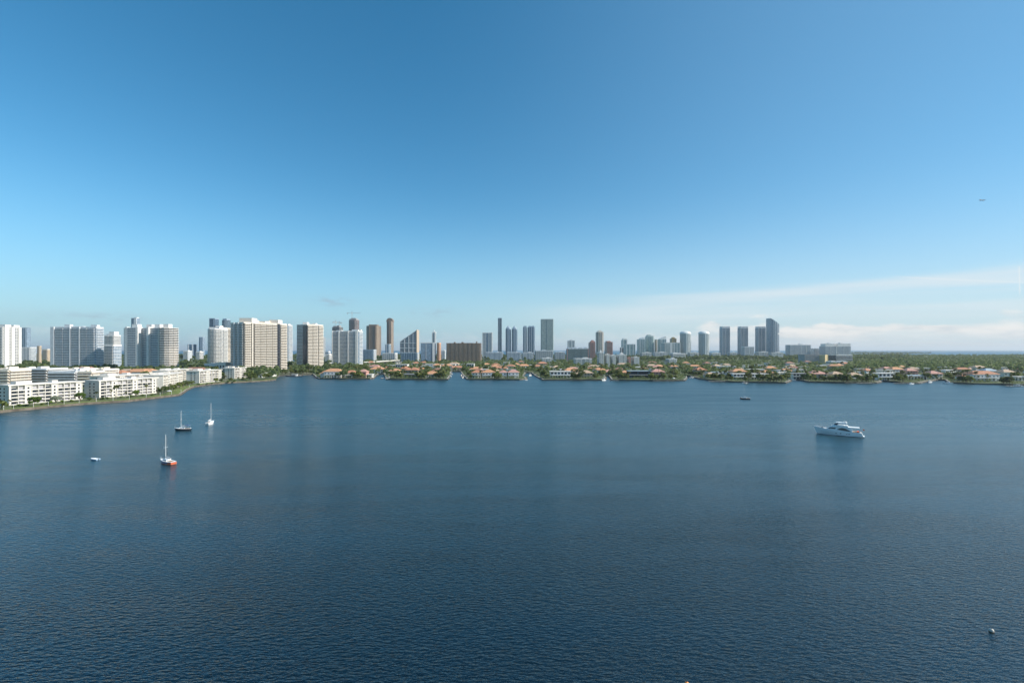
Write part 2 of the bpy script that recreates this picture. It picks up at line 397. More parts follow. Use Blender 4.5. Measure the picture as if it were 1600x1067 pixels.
def ev(n, a=0.0, b=1.0): return [a + (b-a)*(i+.5)/n for i in range(n)]
G_BLUE, G_DARK, G_TEAL, G_GREY = (.075, .14, .22), (.035, .055, .08), (.10, .20, .21), (.13, .18, .22)
fw_white = facade(WHITE, G_DARK, 3.1, 3.4, .1, .25, .15)
fw_glass = facade((.42, .49, .54), G_BLUE, 3.1, 3.0, .06, .14, .08)
fw_slabs = facade((.62, .65, .66), G_BLUE, 3.1, 4.2, .05, .30, .06)
fw_beige = facade((.66, .57, .46), (.022, .022, .024), 3.0, 3.6, .04, .1, .05, .08)
fw_brown = facade((.31, .24, .185), (.045, .05, .055), 3.2, 3.0, .14, .28, .12)
fw_grey = facade((.50, .52, .53), G_GREY, 3.2, 3.6, .12, .26, .14)
fw_green = facade((.52, .62, .61), G_TEAL, 3.2, 3.4, .06, .20, .08)
fw_pale = facade((.66, .67, .67), G_GREY, 3.2, 3.6, .14, .26, .16)
fw_tan = facade((.58, .47, .34), (.05, .05, .05), 3.1, 3.4, .2, .3, .22)
fw_pink = facade((.48, .33, .28), (.06, .07, .08), 3.1, 3.6, .16, .28, .2)
m_cream = plain('cream_render', (.76, .70, .61), .7, .06)
m_tan = plain('tan_render', (.48, .39, .30), .8, .1)
m_brown = plain('bronze_cladding', (.25, .19, .145), .5, .1)
m_pinkr = plain('pink_render', (.50, .27, .22), .8, .1)
m_grtrim = plain('pale_grey_trim', (.67, .69, .70), .6, .08)
m_bltrim = plain('slate_blue_trim', (.30, .39, .47), .5, .08)

# the left-hand group, about a kilometre away
tower('tall white slab tower cut by the left edge of the photo', -45, 6, 511, 950, 33, facade(WHITE, G_DARK, 3.1, 3.4, .1, .25, .15), whole=False,
      stacks=[(0, .6, .95, 1.6, 1.1), (1, .22, .44, 1.2, .9)], piers=[(0, .97, 2, 1.2), (1, .13, 8, 1.6), (1, .5, 5, 1.8), (1, .92, 5, 1.6)], pent=[(.36, -.25, .28, .35, 5), (.36, .25, .28, .35, 5), (-.2, 0, .3, .6, 5)])
tower('bluish glass tower half hidden behind the white slab at the left edge', 33, 48, 512, 1500, 35, fw_glass, trim=m_bltrim, piers=[(0, t, 1.6, 1) for t in ev(3)])
tower('low blue-grey apartment block between the left edge tower and wide condominium', 34, 57, 543, 1300, 30, fw_grey, 'apartment_block', 'apartment block', trim=m_grtrim, piers=[(0, t, 1.2, .8) for t in ev(6)], parapet=1)
tower('narrow orange-lit block just left of the wide blue-glass condominium', 58, 65, 541, 1250, 25, fw_tan, 'apartment_block', 'apartment block', trim=m_tan, piers=[(0, .3, 2, .8), (0, .7, 2, .8)], parapet=1)
tower('low tan block between orange-lit block and the wide condominium', 66, 80, 546, 1350, 25, fw_tan, 'apartment_block', 'apartment block', trim=m_cream, parapet=1.2, stacks=[(0, .05, .95, 1.2, 1)])
tower('wide blue-glass condominium with pale left end and two rooftop boxes', 80, 162, 511.5, 900, 17, fw_slabs, foot=None, trim=m_grtrim,
      stacks=[(0, .10, .27, 1.8, 1), (0, .29, .42, 1.8, 1), (0, .44, .62, 1.8, 1), (0, .65, .80, 1.8, 1), (0, .82, .97, 1.8, 1), (1, .05, .95, 1.5, 1)],
      piers=[(0, .04, 6.5, 2), (0, .43, 1.6, 2), (0, .64, 1.6, 2)], pent=[(-.2, 0, .12, .4, 5.5), (.4, 0, .14, .4, 5), (0, .05, .3, .3, 2.2)], parapet=1)
tower('stepped white tower behind the right end of the wide condominium', 163, 189, 524, 1150, 30, fw_white,
      pent=[(.15, 0, .5, .7, 9), (-.3, 0, .3, .6, 3.5)], stacks=[(0, .05, .45, 1.5, 1), (0, .55, .95, 1.5, 1)], parapet=1)
tower('lower block with bright white roof band beside the wide condominium', 160, 190, 540, 1000, 30, fw_slabs, 'apartment_block', 'apartment block', parapet=2.6, stacks=[(0, .05, .95, 1.5, 1)])
tower('pale blue slender tower rising behind the clustered rounded towers', 205, 219, 497, 1650, 30, fw_glass, trim=m_grtrim, piers=[(0, .8, 9, 1.5)], pent=[(.2, 0, .5, .6, 3)])

def cluster():
    D = 860; r = thing('apartment_tower', 'cluster of rounded white condominium wings with four rooftop boxes', 'tower', (wx(231, D + 22), D + 22, GZ))
    h = wz(511, D) - GZ
    k = D / F
    specs = [(-34, 16, 26, 22, 0), (-18, 0, 20, 24, 1), (0, 8, 24, 26, 0), (16, 4, 22, 24, 1), (35, -3, 26, 30, 0)]
    for i, (dx, dy, w, d, dh) in enumerate(specs):
        ft = [(x + dx*k, y + dy) for x, y in (oval(w*k, d, 14) if not dh else rect(w*k*.8, d))]
        MB().prism(ft, -1, h - i*.37).build('facade', facade((.50, .53, .54), G_BLUE, 3.1, 3.2, .08, .3, .08) if i < 4 else fw_beige, r)
        m = MB(); z = 3.1
        while z < h - 1:
            for e in (range(len(ft)) if not dh else (0,)):
                p, q = ft[e], ft[(e+1) % len(ft)]
                if dh: p, q = lerp(p, q, .05), lerp(p, q, .95)
                m.edgebox(p, q, -.2, 1.2, z - .3 + .004*(e % 2), z + .7)
            z += 3.1
        m.build('balcony_stack', m_white if i in (0, 4) else m_grtrim, r)
        pb = MB().prism([(x + dx*k*.97, y + dy) for x, y in rect(8.5*k, 10)], h - 1.5, h + (6 if i else 0.8)).build('penthouse', m_white, r)
    for dx in (-26, -9, 8, 26): MB().prism([(x + dx*k, y - 7) for x, y in rect(3.2*k, 12)], -1, h + .6).build('pier', m_white, r)
cluster()
tower('far pale tower just above the sea gap, left of its taller neighbour', 293, 308, 538, 1950, 30, fw_glass, trim=m_grtrim, piers=[(0, .15, 2, 1), (0, .85, 2, 1)])
tower('far slate-blue tower just left of the octagonal white tower', 311, 320.5, 527, 1950, 30, fw_glass, trim=m_bltrim, piers=[(0, .5, 2, 1)], parapet=1.2)
tower('dark blue flat-topped glass tower directly behind the octagonal white tower', 327, 342, 498, 2000, 38, facade((.10, .16, .22), (.03, .07, .12), 3.2, 3, .05, .1, .06), trim=m_bltrim, piers=[(0, .82, 3, 1)], parapet=2)
tower('dark round-topped glass tower left of the big banded beige tower', 344, 359, 500, 1980, 40, facade((.12, .17, .21), (.04, .07, .10), 3.2, 3, .05, .1, .06), foot=oval, trim=m_bltrim, pent=[(0, 0, .6, .6, 6)])
tower('octagonal white tower with white cap beside the big banded tower', 320, 352, 514, 1080, 42, fw_white, foot=lambda w, d: cham(w, d, 11),
      stacks=[(0, .05, .45, 1.6, 1), (0, .55, .95, 1.6, 1), (1, .08, .92, 1.6, 1), (2, .1, .9, 1.6, 1), (7, .08, .92, 1.6, 1)], pent=[(0, 0, .72, .7, 4.5), (.1, 0, .3, .3, 8)], parapet=1)
tower('white apartment slab tucked between octagonal tower and big banded tower', 346, 361, 513, 1180, 20, fw_beige, trim=m_cream, stacks=[(0, .05, .95, 1.4, 1), (1, .05, .95, 1.4, 1)], parapet=1)
def arcade():
    D = 880; r = thing('clubhouse', 'low white building with arches below the octagonal white tower', 'clubhouse', (wx(333, D), D + 10, GZ))
    w = 40/F*D
    MB().prism(rect(w*.7, 20), -1, 13).build('wall', m_white, r)
    MB().prism([(x + w*.33, y - 3) for x, y in rect(w*.38, 20)], -1, 15.5).build('wing', m_cream, r)
    MB().prism([(x, y) for x, y in rect(w*.74, 21)], 13.05, 13.9).build('roof', m_white, r)
    for i in range(6):
        MB().side([(-1.4, 0), (1.4, 0), (1.4, 5), (.8, 6.4), (0, 7), (-.8, 6.4), (-1.4, 5)], -.05, .2).build('arch', m_dglass, r).location = (w*(-.3 + i*.085), -10.1, 2)
    for i in range(3):
        MB().side([(-1.2, 0), (1.2, 0), (1.2, 5), (.7, 6.2), (0, 6.7), (-.7, 6.2), (-1.2, 5)], -.05, .2).build('arch', m_dglass, r).location = (w*(.22 + i*.11), -13.1, 4)
arcade()

def big_beige():
    D = 850; k = D / F
    r = thing('apartment_tower', 'big beige tower with banded balconies and two rooftop boxes', 'tower', (wx(404, D), D + 20, GZ))
    h = wz(504, D) - GZ
    P = lambda px, y: ((px - 800)/F*(D + 20 + y) - wx(404, D), y)
    # blunt V plan: shaded left face, then the sunlit faces stepping back towards the right
    ft = [P(360.5, 2), P(381, -20), P(396, -6), P(434, 26), P(448, 46), P(438, 66), P(392, 48), P(364, 22)]
    MB().prism(ft, -1, h).build('facade', fw_beige, r)
    def stack(p0, p1, d, mat, hb=1.1):
        m = MB(); z = 3.0
        while z < h - .5: m.edgebox(p0, p1, .003, d, z - .35, z - .35 + hb); z += 3.0
        m.build('balcony_stack', mat, r)
    stack(lerp(ft[0], ft[1], .04), lerp(ft[0], ft[1], .30), 1.6, m_grtrim); stack(lerp(ft[0], ft[1], .36), lerp(ft[0], ft[1], .62), 1.6, m_grtrim); stack(lerp(ft[0], ft[1], .68), lerp(ft[0], ft[1], .95), 1.6, m_grtrim)
    stack(lerp(ft[1], ft[2], .08), lerp(ft[1], ft[2], .72), 2.0, m_cream)
    for a, b in ((.04, .27), (.285, .51), (.525, .75), (.765, .96)): stack(lerp(ft[2], ft[3], a), lerp(ft[2], ft[3], b), 2.2, m_cream)
    stack(lerp(ft[3], ft[4], .28), lerp(ft[3], ft[4], .98), 1.9, m_cream); stack(lerp(ft[4], ft[5], .04), lerp(ft[4], ft[5], .96), 1.6, m_cream)
    for a, b, t, wd, mt in ((0, 1, .33, 1.1, m_grtrim), (0, 1, .65, 1.1, m_grtrim), (1, 2, .86, 1.6, m_cream), (2, 3, .985, 1, m_dglass), (3, 4, .12, 3.4, m_dglass)):
        L = math.dist(ft[a], ft[b]); q = wd/2/L
        MB().edgebox(lerp(ft[a], ft[b], t-q), lerp(ft[a], ft[b], t+q), .004, 2.4 if mt != m_dglass else .6, -1, h + .5).build('pier', mt, r)
    for x, y, w, d, hh in ((388, 4, 20, 18, 9), (431, 40, 15, 16, 8), (410, 24, 16, 14, 4.5), (401, 16, 5, 6, 6), (419, 30, 4, 5, 5.5)):
        q = P(x, y); MB().prism([(a + q[0], b + q[1]) for a, b in rect(w*k, d)], h - .5, h + hh).build('penthouse', m_cream, r)
    m = MB()
    for e in range(8): m.edgebox(ft[e], ft[(e+1) % 8], -.4, .3 + .003*e, h - 1 - .01*e, h + 1 + .01*e)
    m.build('parapet', m_cream, r)
    q = P(395, -22); MB().prism([(a + q[0], b + q[1]) for a, b in rect(34*k, 14)], -1, 5).build('entrance_canopy', m_white, r)
big_beige()
tower('white slab tower partly hidden behind the big banded beige tower', 438, 457, 508, 1250, 25, fw_slabs, trim=m_white, stacks=[(0, .4, .98, 1.5, 1), (1, .03, .97, 1.5, 1)], pent=[(.1, 0, .6, .5, 3.5)], parapet=1)
def two_face():
    D = 990; k = D / F
    r = thing('apartment_tower', 'beige-white tower with one shaded face right of the big banded tower', 'tower', (wx(484, D), D + 18, GZ))
    h = wz(507, D) - GZ; P = lambda px, y: ((px - 800)/F*(D + 18 + y) - wx(484, D), y)
    ft = [P(464, 4), P(480, -16), P(497, 2), P(505, 20), P(500, 46), P(467, 28)]
    MB().prism(ft, -1, h).build('facade', facade((.74, .67, .58), (.025, .025, .027), 3.0, 3.4, .04, .1, .05, .08), r)
    def stack(p0, p1, d, mat):
        m = MB(); z = 3.0
        while z < h - .5: m.edgebox(p0, p1, .003, d, z - .35, z + .78); z += 3.0
        m.build('balcony_stack', mat, r)
    stack(lerp(ft[0], ft[1], .03), lerp(ft[0], ft[1], .6), 1.6, m_grtrim)
    MB().edgebox(lerp(ft[0], ft[1], .66), lerp(ft[0], ft[1], .97), .004, .9, -1, h - 2).build('glass_bay', m_dglass, r)
    stack(lerp(ft[1], ft[2], .04), lerp(ft[1], ft[2], .45), 2, m_cream); stack(lerp(ft[1], ft[2], .5), lerp(ft[1], ft[2], .96), 2, m_cream)
    stack(lerp(ft[2], ft[3], .05), lerp(ft[2], ft[3], .95), 1.8, m_cream); stack(lerp(ft[3], ft[4], .05), lerp(ft[3], ft[4], .95), 1.6, m_cream)
    for x, y, w, d, hh in ((478, 8, 7, 10, 6), (492, 10, 5, 8, 4), (485, 14, 20, 14, 2.5)):
        q = P(x, y); MB().prism([(a + q[0], b + q[1]) for a, b in rect(w*k, d)], h - .5, h + hh).build('penthouse', m_white, r)
    m = MB()
    for e in range(6): m.edgebox(ft[e], ft[(e+1) % 6], -.4, .3 + .003*e, h - 1 - .01*e, h + .8 + .01*e)
    m.build('parapet', m_cream, r)
two_face()
tower('sliver of a far grey tower right of the two-faced beige-white tower', 504, 508.5, 527, 2000, 25, fw_grey, trim=m_grtrim, piers=[(0, .5, 2, 1)])
tower('small far blue-and-white block left of the blue-glass slab', 508, 517, 550, 1700, 25, fw_glass, 'apartment_block', 'apartment block', parapet=1.2, pent=[(.2, 0, .4, .6, 3)])
tower('blue-glass slab tower with white vertical strips and a white right end', 519, 567, 517.5, 1100, 32, fw_glass, stacks=[(0, .03, .22, 1.2, .8), (0, .30, .58, 1.2, .8), (0, .65, .9, 1.2, .8), (1, .1, .9, 1.2, 1)],
      piers=[(0, .01, 1.6, 1.6), (0, .25, 2.2, 1.6), (0, .28, 1.2, 1.5), (0, .61, 2.6, 1.6), (0, .93, 5.5, 1.8)], pent=[(.32, 0, .24, .5, 4), (-.3, 0, .2, .4, 2.5), (.48, .1, .06, .3, 4.5)], parapet=.8)
def crane(label, px, yfoot, ytop, ang, D, jib, cj):
    z0, z1 = wz(yfoot, D), wz(ytop, D); r = thing('tower_crane', label, 'crane', (wx(px, D), D, z0), math.radians(ang))
    def lattice(a, b, s, name, ax):
        m = MB(); n = max(3, int((b - a) / (s * 2.2)))
        for i, j in ((-1, -1), (1, -1), (1, 1), (-1, 1)):
            P = [(i*s/2, j*s/2, a), (i*s/2, j*s/2, b)] if ax == 'z' else [(a, i*s/2, z1-z0 + j*s/2), (b, i*s/2, z1-z0 + j*s/2)]
            m.tube(P, [.17, .17], 4)
        for q in range(n):
            t0, t1 = a + (b-a)*q/n, a + (b-a)*(q+1)/n; sg = 1 if q % 2 else -1
            P = [(-sg*s/2, -s/2, t0), (sg*s/2, -s/2, t1)] if ax == 'z' else [(t0, -s/2, z1-z0 - sg*s/2), (t1, -s/2, z1-z0 + sg*s/2)]
            m.tube(P, [.12, .12], 4)
        m.build(name, m_steel, r)
    lattice(0, z1 - z0, 3.0, 'mast', 'z'); lattice(1.5, jib, 1.8, 'jib', 'x'); lattice(-cj, -1.5, 1.8, 'counter_jib', 'x')
    MB().box(-cj, -cj + 4, -1.5, 1.5, z1 - z0 - 4, z1 - z0 - 1).build('counterweight', m_grey, r)
    MB().box(-1.4, 1.4, -3.4, -1.6, z1 - z0 - 3.6, z1 - z0 - .9).build('cab', m_white, r)
    MB().tube([(0, 0, z1 - z0), (0, 0, z1 - z0 + 9)], [1.2, .25], 4).build('peak', m_steel, r)
tower('unfinished concrete tower top with two cranes behind the blue-glass slab', 519, 536, 511, 1900, 40, facade((.26, .25, .24), (.05, .055, .06), 3.4, 5, .08, .12, .1), trim=m_grey, pent=[(-.25, 0, .4, .6, 5), (.2, 0, .3, .5, 7)], stacks=[(0, 0.02, .98, 1, .5)])
tower('taller unfinished concrete tower carrying a crane behind the blue-glass slab', 544, 560, 500, 2000, 42, facade((.30, .22, .21), (.06, .07, .08), 3.4, 5, .08, .12, .1), foot=lambda w, d: cham(w, d, 9), trim=m_grey,
      pent=[(0, 0, .8, .8, 5), (0, 0, .5, .5, 9)], stacks=[(0, .02, .98, 1.2, .5), (1, .02, .98, 1.2, .5), (7, .02, .98, 1.2, .5)])
crane('tall tower crane standing on the taller unfinished concrete tower', 550, 498, 489, 14, 2010, 34, 20)
crane('left tower crane of the two on the lower unfinished tower', 524, 508, 503, 60, 1915, 24, 12)
crane('right tower crane of the two on the lower unfinished tower', 530, 508, 504, 155, 1925, 18, 13)
tower('brown bronze-glass tower with chamfered corners and pale central stripe', 571, 594.5, 509, 2150, 50, fw_brown, foot=lambda w, d: cham(w, d, 14), trim=m_brown,
      piers=[(0, .1, 2.5, 1.2), (0, .9, 2.5, 1.2), (1, .5, 6, 1.2), (7, .5, 6, 1.2)], pent=[(0, 0, .62, .6, 6)], stacks=[(7, .1, .9, 1.5, 1.2), (1, .1, .9, 1.5, 1.2)], smat=m_tan)
for o in [o for o in col.objects if o.name.startswith('facade')][-1:]:
    pass
def dome_tower():
    r = tower('slender brown tower with arched top', 603.5, 614.5, 502, 2250, 34, fw_brown, foot=lambda w, d: cham(w, d, 8), trim=m_brown, piers=[(0, .5, 4, 1.2), (7, .5, 3, 1.2), (1, .5, 3, 1.2)], stacks=[(1, .1, .9, 1.5, 1.3)], smat=m_tan)
    h = wz(502, 2250) - GZ; w = 11/F*2250
    MB().side([(-w*.48, h - 2), (w*.48, h - 2)] + [(w*.48*math.cos(a), h + 16*math.sin(a)) for a in [math.pi*i/10 for i in range(0, 11)]], -12, 12).build('crown', m_brown, r)
dome_tower()
tower('glassy low block at the foot of the slender brown tower', 602, 611, 538, 2000, 26, fw_glass, 'apartment_block', 'apartment block', trim=m_grtrim, piers=[(0, .3, 2, 1), (0, .9, 5, 1)], parapet=1)
def wedge():
    D = 2150; k = D/F
    r = thing('apartment_tower', 'triangular wedge tower whose roof climbs to a point at right', 'tower', (wx(638.5, D), D + 25, GZ))
    a, b = -13.5*k, 13.5*k; h0, h1 = wz(535, D), wz(515.5, D)
    m = MB(); m.prism([(a, -25), (b - 4, -25), (b - 4, 25), (a, 25)], -1, h0, [h0, h1 - 5, h1 - 5, h0]); m.build('facade', facade((.36, .36, .37), (.06, .10, .14), 3.2, 3.6, .14, .26, .14), r)
    MB().prism([(b - 3.99, -27), (b - 1.5, -27), (b - 1.5, 27), (b - 3.99, 27)], -1, h1, None).build('fin', m_tan, r)
    MB().side([(a - .5, h0 + .3), (b - 4.1, h1 - 4.6), (b - 4.1, h1 - 2.8), (a - .5, h0 + 2)], -26.5, 26).build('roof_slope', m_grtrim, r)
    for i, t in enumerate((.25, .5, .75)):
        x = a + (b - a)*t; MB().box(x - 1, x + 1, -26.2, -25.003, -1, h0 + (h1 - h0)*t - 3).build('pier', m_grtrim, r)
    for z in (h0*.35, h0*.62, h0*.93): MB().box(a, b - 4.1, -26, -25.003, z, z + 2.2).build('floor_band', m_grtrim, r)
wedge()
tower('glass building of blue panels with a sunny orange right end', 656.5, 682, 535.5, 1450, 30, facade((.28, .36, .43), (.07, .14, .22), 3.2, 2.4, .05, .1, .06), trim=m_grtrim, yaw=8, piers=[(0, .35, 1, .5), (0, .86, 7, 1)], parapet=1)
tower('orange-tan apartment block attached to the right of the blue-glass building', 682.5, 689, 536, 1452, 44, facade((.62, .40, .27), (.07, .06, .06), 3.2, 3, .2, .3, .2), trim=plain('orange_render', (.60, .37, .24), .8, .08), stacks=[(1, .1, .9, 1.3, 1), (0, .2, .8, 1.2, 1)], parapet=1)
tower('slim white-capped tower poking above the blue-glass building', 675, 681.5, 520, 2500, 26, fw_grey, piers=[(0, .85, 6, 1.4), (0, .08, 2, 1)], pent=[(.1, 0, .9, .9, 5), (0, 0, .25, .4, 15)])
for px0, px1, y, D, lab, mt, tr in ((567, 588, 546.5, 1560, 'low blue-fronted block with white right end below the bronze tower', fw_glass, m_bltrim), (597, 621, 552, 1600, 'low grey waterfront block with orange right end below the slender tower', fw_grey, m_grtrim),
                               (626, 655, 551.5, 1560, 'low dark blue block at the foot of the triangular tower', fw_glass, m_bltrim)):
    tower(lab, px0, px1, y, D, 34, mt, 'apartment_block', 'apartment block', trim=tr, piers=[(0, t, 1, .8) for t in ev(7)], parapet=1, stacks=[(1, .05, .95, 1.2, 1.2)], smat=m_white)
tower('wide flat-topped brown apartment block in the middle of the skyline', 697.5, 752.5, 536.5, 1400, 40, fw_brown, 'apartment_block', 'apartment block', trim=m_brown,
      stacks=[(0, .02, .11, 1.6, 1.1), (0, .14, .23, 1.6, 1.1), (0, .27, .36, 1.6, 1.1), (0, .39, .49, 1.6, 1.1), (0, .52, .61, 1.6, 1.1), (0, .65, .74, 1.6, 1.1), (0, .77, .86, 1.6, 1.1), (0, .89, .98, 1.6, 1.1)],
      smat=plain('brown_balconies', (.46, .34, .25), .7, .1), piers=[(0, t, 1.2, 1.9) for t in (.125, .25, .375, .505, .63, .755, .875)], pent=[(-.28, 0, .05, .3, 4), (-.05, 0, .06, .3, 4), (.37, 0, .03, .3, 6), (.1, 0, .3, .3, 1.5)], parapet=1)
tower('pale tower with dark vertical stripes right of the brown block', 753.5, 769.5, 520, 2100, 36, fw_glass, piers=[(0, .04, 4, 1.6), (0, .35, 1.6, 1.4), (0, .64, 1.6, 1.4), (0, .96, 4, 1.6)], stacks=[(0, .1, .3, 1.2, 1), (0, .7, .9, 1.2, 1), (1, .05, .95, 1.2, 1.4)], parapet=1.2)
for px0, px1, y, D, lab in ((759, 786, 550.5, 1750, 'low grey apartment block with white rails below the thin dark tower'), (792, 815, 550.5, 1750, 'low grey apartment block with white rails below the blue twin towers')):
    tower(lab, px0, px1, y, D, 30, fw_pale, 'apartment_block', 'apartment block', trim=m_grtrim, stacks=[(0, .03, .2, 1.4, 1.2), (0, .25, .46, 1.4, 1.2), (0, .54, .75, 1.4, 1.2), (0, .8, .97, 1.4, 1.2)], pent=[(.2, 0, .1, .4, 3)], parapet=1)
tower('thin tall dark tower with flat top in mid skyline', 778, 784, 497.5, 2600, 30, facade((.20, .25, .28), (.06, .10, .13), 3.2, 3, .05, .2, .08), trim=m_bltrim, piers=[(0, .5, .8, .6), (0, .95, 1.4, 1)], pent=[(0, 0, .9, .9, 3)], stacks=[(0, .04, .46, 1, .9)])
def crown_twin(px0, px1, lab, mat, trim, split):
    D = 2600
    r = tower(lab, px0, px1, 514, D, 40, mat, foot=lambda w, d: cham(w, d, 6), trim=trim, group=None, piers=[(0, .22, 3, 1.4), (0, .5, 5, 1.6), (0, .78, 3, 1.4)], smat=trim, stacks=[(1, .1, .9, 1.2, 1), (7, .1, .9, 1.2, 1)])
    h = wz(514, D) - GZ; w = (px1 - px0)/F*D
    ft = cham(w*.86, 34, 6); m = MB()
    for (s0, s1, za, zb) in ((1, .9, h - .3, h + 7), (.8, .45, h + 7, h + 13), (.3, .06, h + 13, h + 22)):
        m.loft([[(x*s0, y*s0, za) for x, y in ft], [(x*s1, y*s1, zb) for x, y in ft]])
    m.build('crown', trim, r)
m_twinblue = facade((.16, .27, .38), (.05, .12, .20), 3.2, 3, .06, .2, .08)
crown_twin(790, 798.6, 'left one of the dark blue pair of towers with peaked crowns', m_twinblue, m_bltrim, 0)
crown_twin(799.8, 808.2, 'right one of the dark blue pair of towers with peaked crowns', m_twinblue, m_bltrim, 0)
def striped(px0, px1, lab):
    r = tower(lab, px0, px1, 511, 2600, 38, m_twinblue, foot=lambda w, d: cham(w, d, 5), trim=plain('pale_blue_trim', (.42, .50, .56), .5, .06), piers=[(0, .12, 2.4, 1.4), (0, .5, 4, 1.6), (0, .88, 2.4, 1.4)], pent=[(-.22, 0, .3, .6, 7), (.22, 0, .3, .6, 7), (0, 0, .5, .3, 4)], stacks=[(1, .1, .9, 1.2, 1)])
striped(817.3, 823.6, 'narrower tower of the pale-striped blue pair left of the flat grey-green tower')
striped(824.6, 836, 'wider tower of the pale-striped blue pair left of the flat grey-green tower')
tower('tall flat-topped grey-green glass slab standing alone', 845, 865, 499.5, 2450, 44, facade((.30, .38, .38), (.16, .23, .23), 3.3, 3, .03, .24, .04), foot=lambda w, d: cham(w, d, 3), trim=plain('grey_green_trim', (.34, .41, .41), .5, .06), piers=[(0, .5, 1.4, .8)], pent=[(0, 0, .94, .9, 3.5)], parapet=1.5)
tower('long low grey-blue block below the flat grey-green tower', 835.5, 864.5, 548, 1600, 30, facade((.34, .38, .40), (.07, .12, .16), 3.2, 3, .12, .22, .12), 'apartment_block', 'apartment block', trim=m_grtrim, stacks=[(0, .02, .98, 1.3, 1.1)], piers=[(0, t, .8, 1.5) for t in ev(9)], pent=[(0, 0, .2, .4, 3), (.45, 0, .06, .4, 2)], parapet=1)
tower('pale far tower behind the scalloped teal block', 886.5, 898, 532, 2500, 34, fw_pale, trim=m_grtrim, piers=[(0, .1, 3, 1.2), (0, .55, 6, 1.2), (0, .95, 5, 1.4)], pent=[(0, 0, .4, .5, 5)])
def scallop():
    D = 1750; k = D/F
    r = tower('long teal-and-brown block with scalloped roofline left of the red-roofed tower', 884.5, 919.5, 545, D, 36, facade((.25, .28, .27), (.06, .12, .12), 3.2, 3, .12, .24, .12), 'apartment_block', 'apartment block', trim=m_pinkr, piers=[(0, .01, 2.2, 1), (0, .99, 2.2, 1)], stacks=[(0, .05, .3, 1.3, 1), (0, .36, .62, 1.3, 1), (0, .68, .95, 1.3, 1)], smat=plain('teal_balconies', (.26, .33, .32), .6, .08))
    h = wz(545, D) - GZ
    for i in range(4):
        x = (-12.5 + i*8.4)*k
        MB().side([(x - 3.2*k, h - .5)] + [(x + 3.2*k*math.cos(a), h + 6*math.sin(a)) for a in [math.pi*j/8 for j in range(9)]], -16, 14).build('arched_roof', m_grtrim, r)
scallop()
tower('brown tower with bright pink roof left of the tall beige tower', 919.5, 930, 535, 1850, 36, fw_pink, trim=m_pinkr, piers=[(0, .06, 2, 1), (0, .94, 2, 1)], stacks=[(0, .15, .45, 1.3, 1), (0, .55, .85, 1.3, 1), (1, .05, .95, 1.2, 1.2)], pent=[(.1, 0, .75, .8, 5), (.1, 0, .4, .4, 9)])
tower('tall beige tower with small crown between the pink-roofed towers', 931.5, 943.5, 519, 2250, 40, facade((.46, .44, .39), (.08, .09, .09), 3.2, 3, .12, .3, .1), foot=lambda w, d: cham(w, d, 6), trim=m_cream, piers=[(0, .5, 1.6, 1), (0, .05, 1.5, 1), (0, .95, 1.5, 1)], pent=[(0, 0, .8, .8, 3), (0, 0, .5, .6, 7), (0, 0, .15, .2, 10)], stacks=[(0, .1, .42, 1.3, 1), (0, .58, .9, 1.3, 1)])
tower('beige tower with pink roof edge right of the tall beige tower', 944.5, 957, 534.5, 1900, 44, facade((.50, .45, .37), (.08, .09, .09), 3.2, 3, .14, .3, .14), trim=m_pinkr, piers=[(0, .97, 2.4, 1.2)], pent=[(-.1, 0, .6, .7, 4.5), (.25, 0, .3, .5, 2.5)], stacks=[(0, .05, .45, 1.3, 1), (0, .5, .92, 1.3, 1), (1, .05, .95, 1.2, 1.3)])
for i, (px0, px1, y, lab, m_) in enumerate(((933, 943.5, 551, 'white waterside apartment block with domed stair tower, first of its row', fw_white), (944.5, 952.5, 554, 'white waterside apartment block just right of the domed one', fw_pale),
        (953.5, 962, 555.5, 'lower bluish waterside block in the middle of the white row', fw_pale), (963, 979, 554.5, 'widest white waterside block with bright vertical piers', fw_white), (980, 985.5, 559, 'brown narrow block between two white waterside blocks', fw_pink), (986, 999, 558.5, 'plain white waterside block at the right end of its row', fw_white))):
    tower(lab, px0, px1, y, 1120, 26, m_, 'apartment_block', 'apartment block', trim=m_white if i != 4 else m_pinkr, piers=[(0, t, 1.6, 1.0) for t in ev(3 if px1 - px0 < 12 else 5)], stacks=[(0, .06, .3, 1.1, 1), (0, .7, .94, 1.1, 1)], parapet=1,
          pent=[(0, 0, .4, .5, 3.5), (0, 0, .22, .3, 6)] if i in (0, 3) else [(.1, 0, .3, .5, 2.5)])
# green glass cluster
tower('slim teal tower with white wing top, leftmost of the green glass cluster', 970.5, 980, 531, 2450, 36, fw_green, trim=m_white, piers=[(0, .92, 4, 1.2), (0, .1, 2, 1)], pent=[(-.1, 0, .5, .6, 7), (.4, 0, .15, .5, 7)])
tower('low pale green block below the slim teal tower', 974, 993, 538, 2300, 34, fw_green, 'apartment_block', 'apartment block', trim=m_grtrim, piers=[(0, t, 2.4, 1.2) for t in (.12, .45, .78, .97)], pent=[(.2, 0, .3, .4, 3)], parapet=1)
tower('small dark block at the left foot of the green glass cluster', 968.5, 974, 543, 2200, 30, facade((.12, .13, .13), G_DARK, 3.2, 3), 'apartment_block', 'apartment block', trim=m_grtrim, piers=[(0, .06, 2, 1)], parapet=1)
tower('broad green glass tower with stepped shoulders on the left', 995, 1009, 530, 2450, 40, fw_green, trim=m_grtrim, piers=[(0, t, 1.4, 1) for t in (.25, .5, .75)], pent=[(.1, 0, .6, .7, 6), (.3, 0, .3, .5, 9)], stacks=[(0, .03, .22, 1.2, 1)])
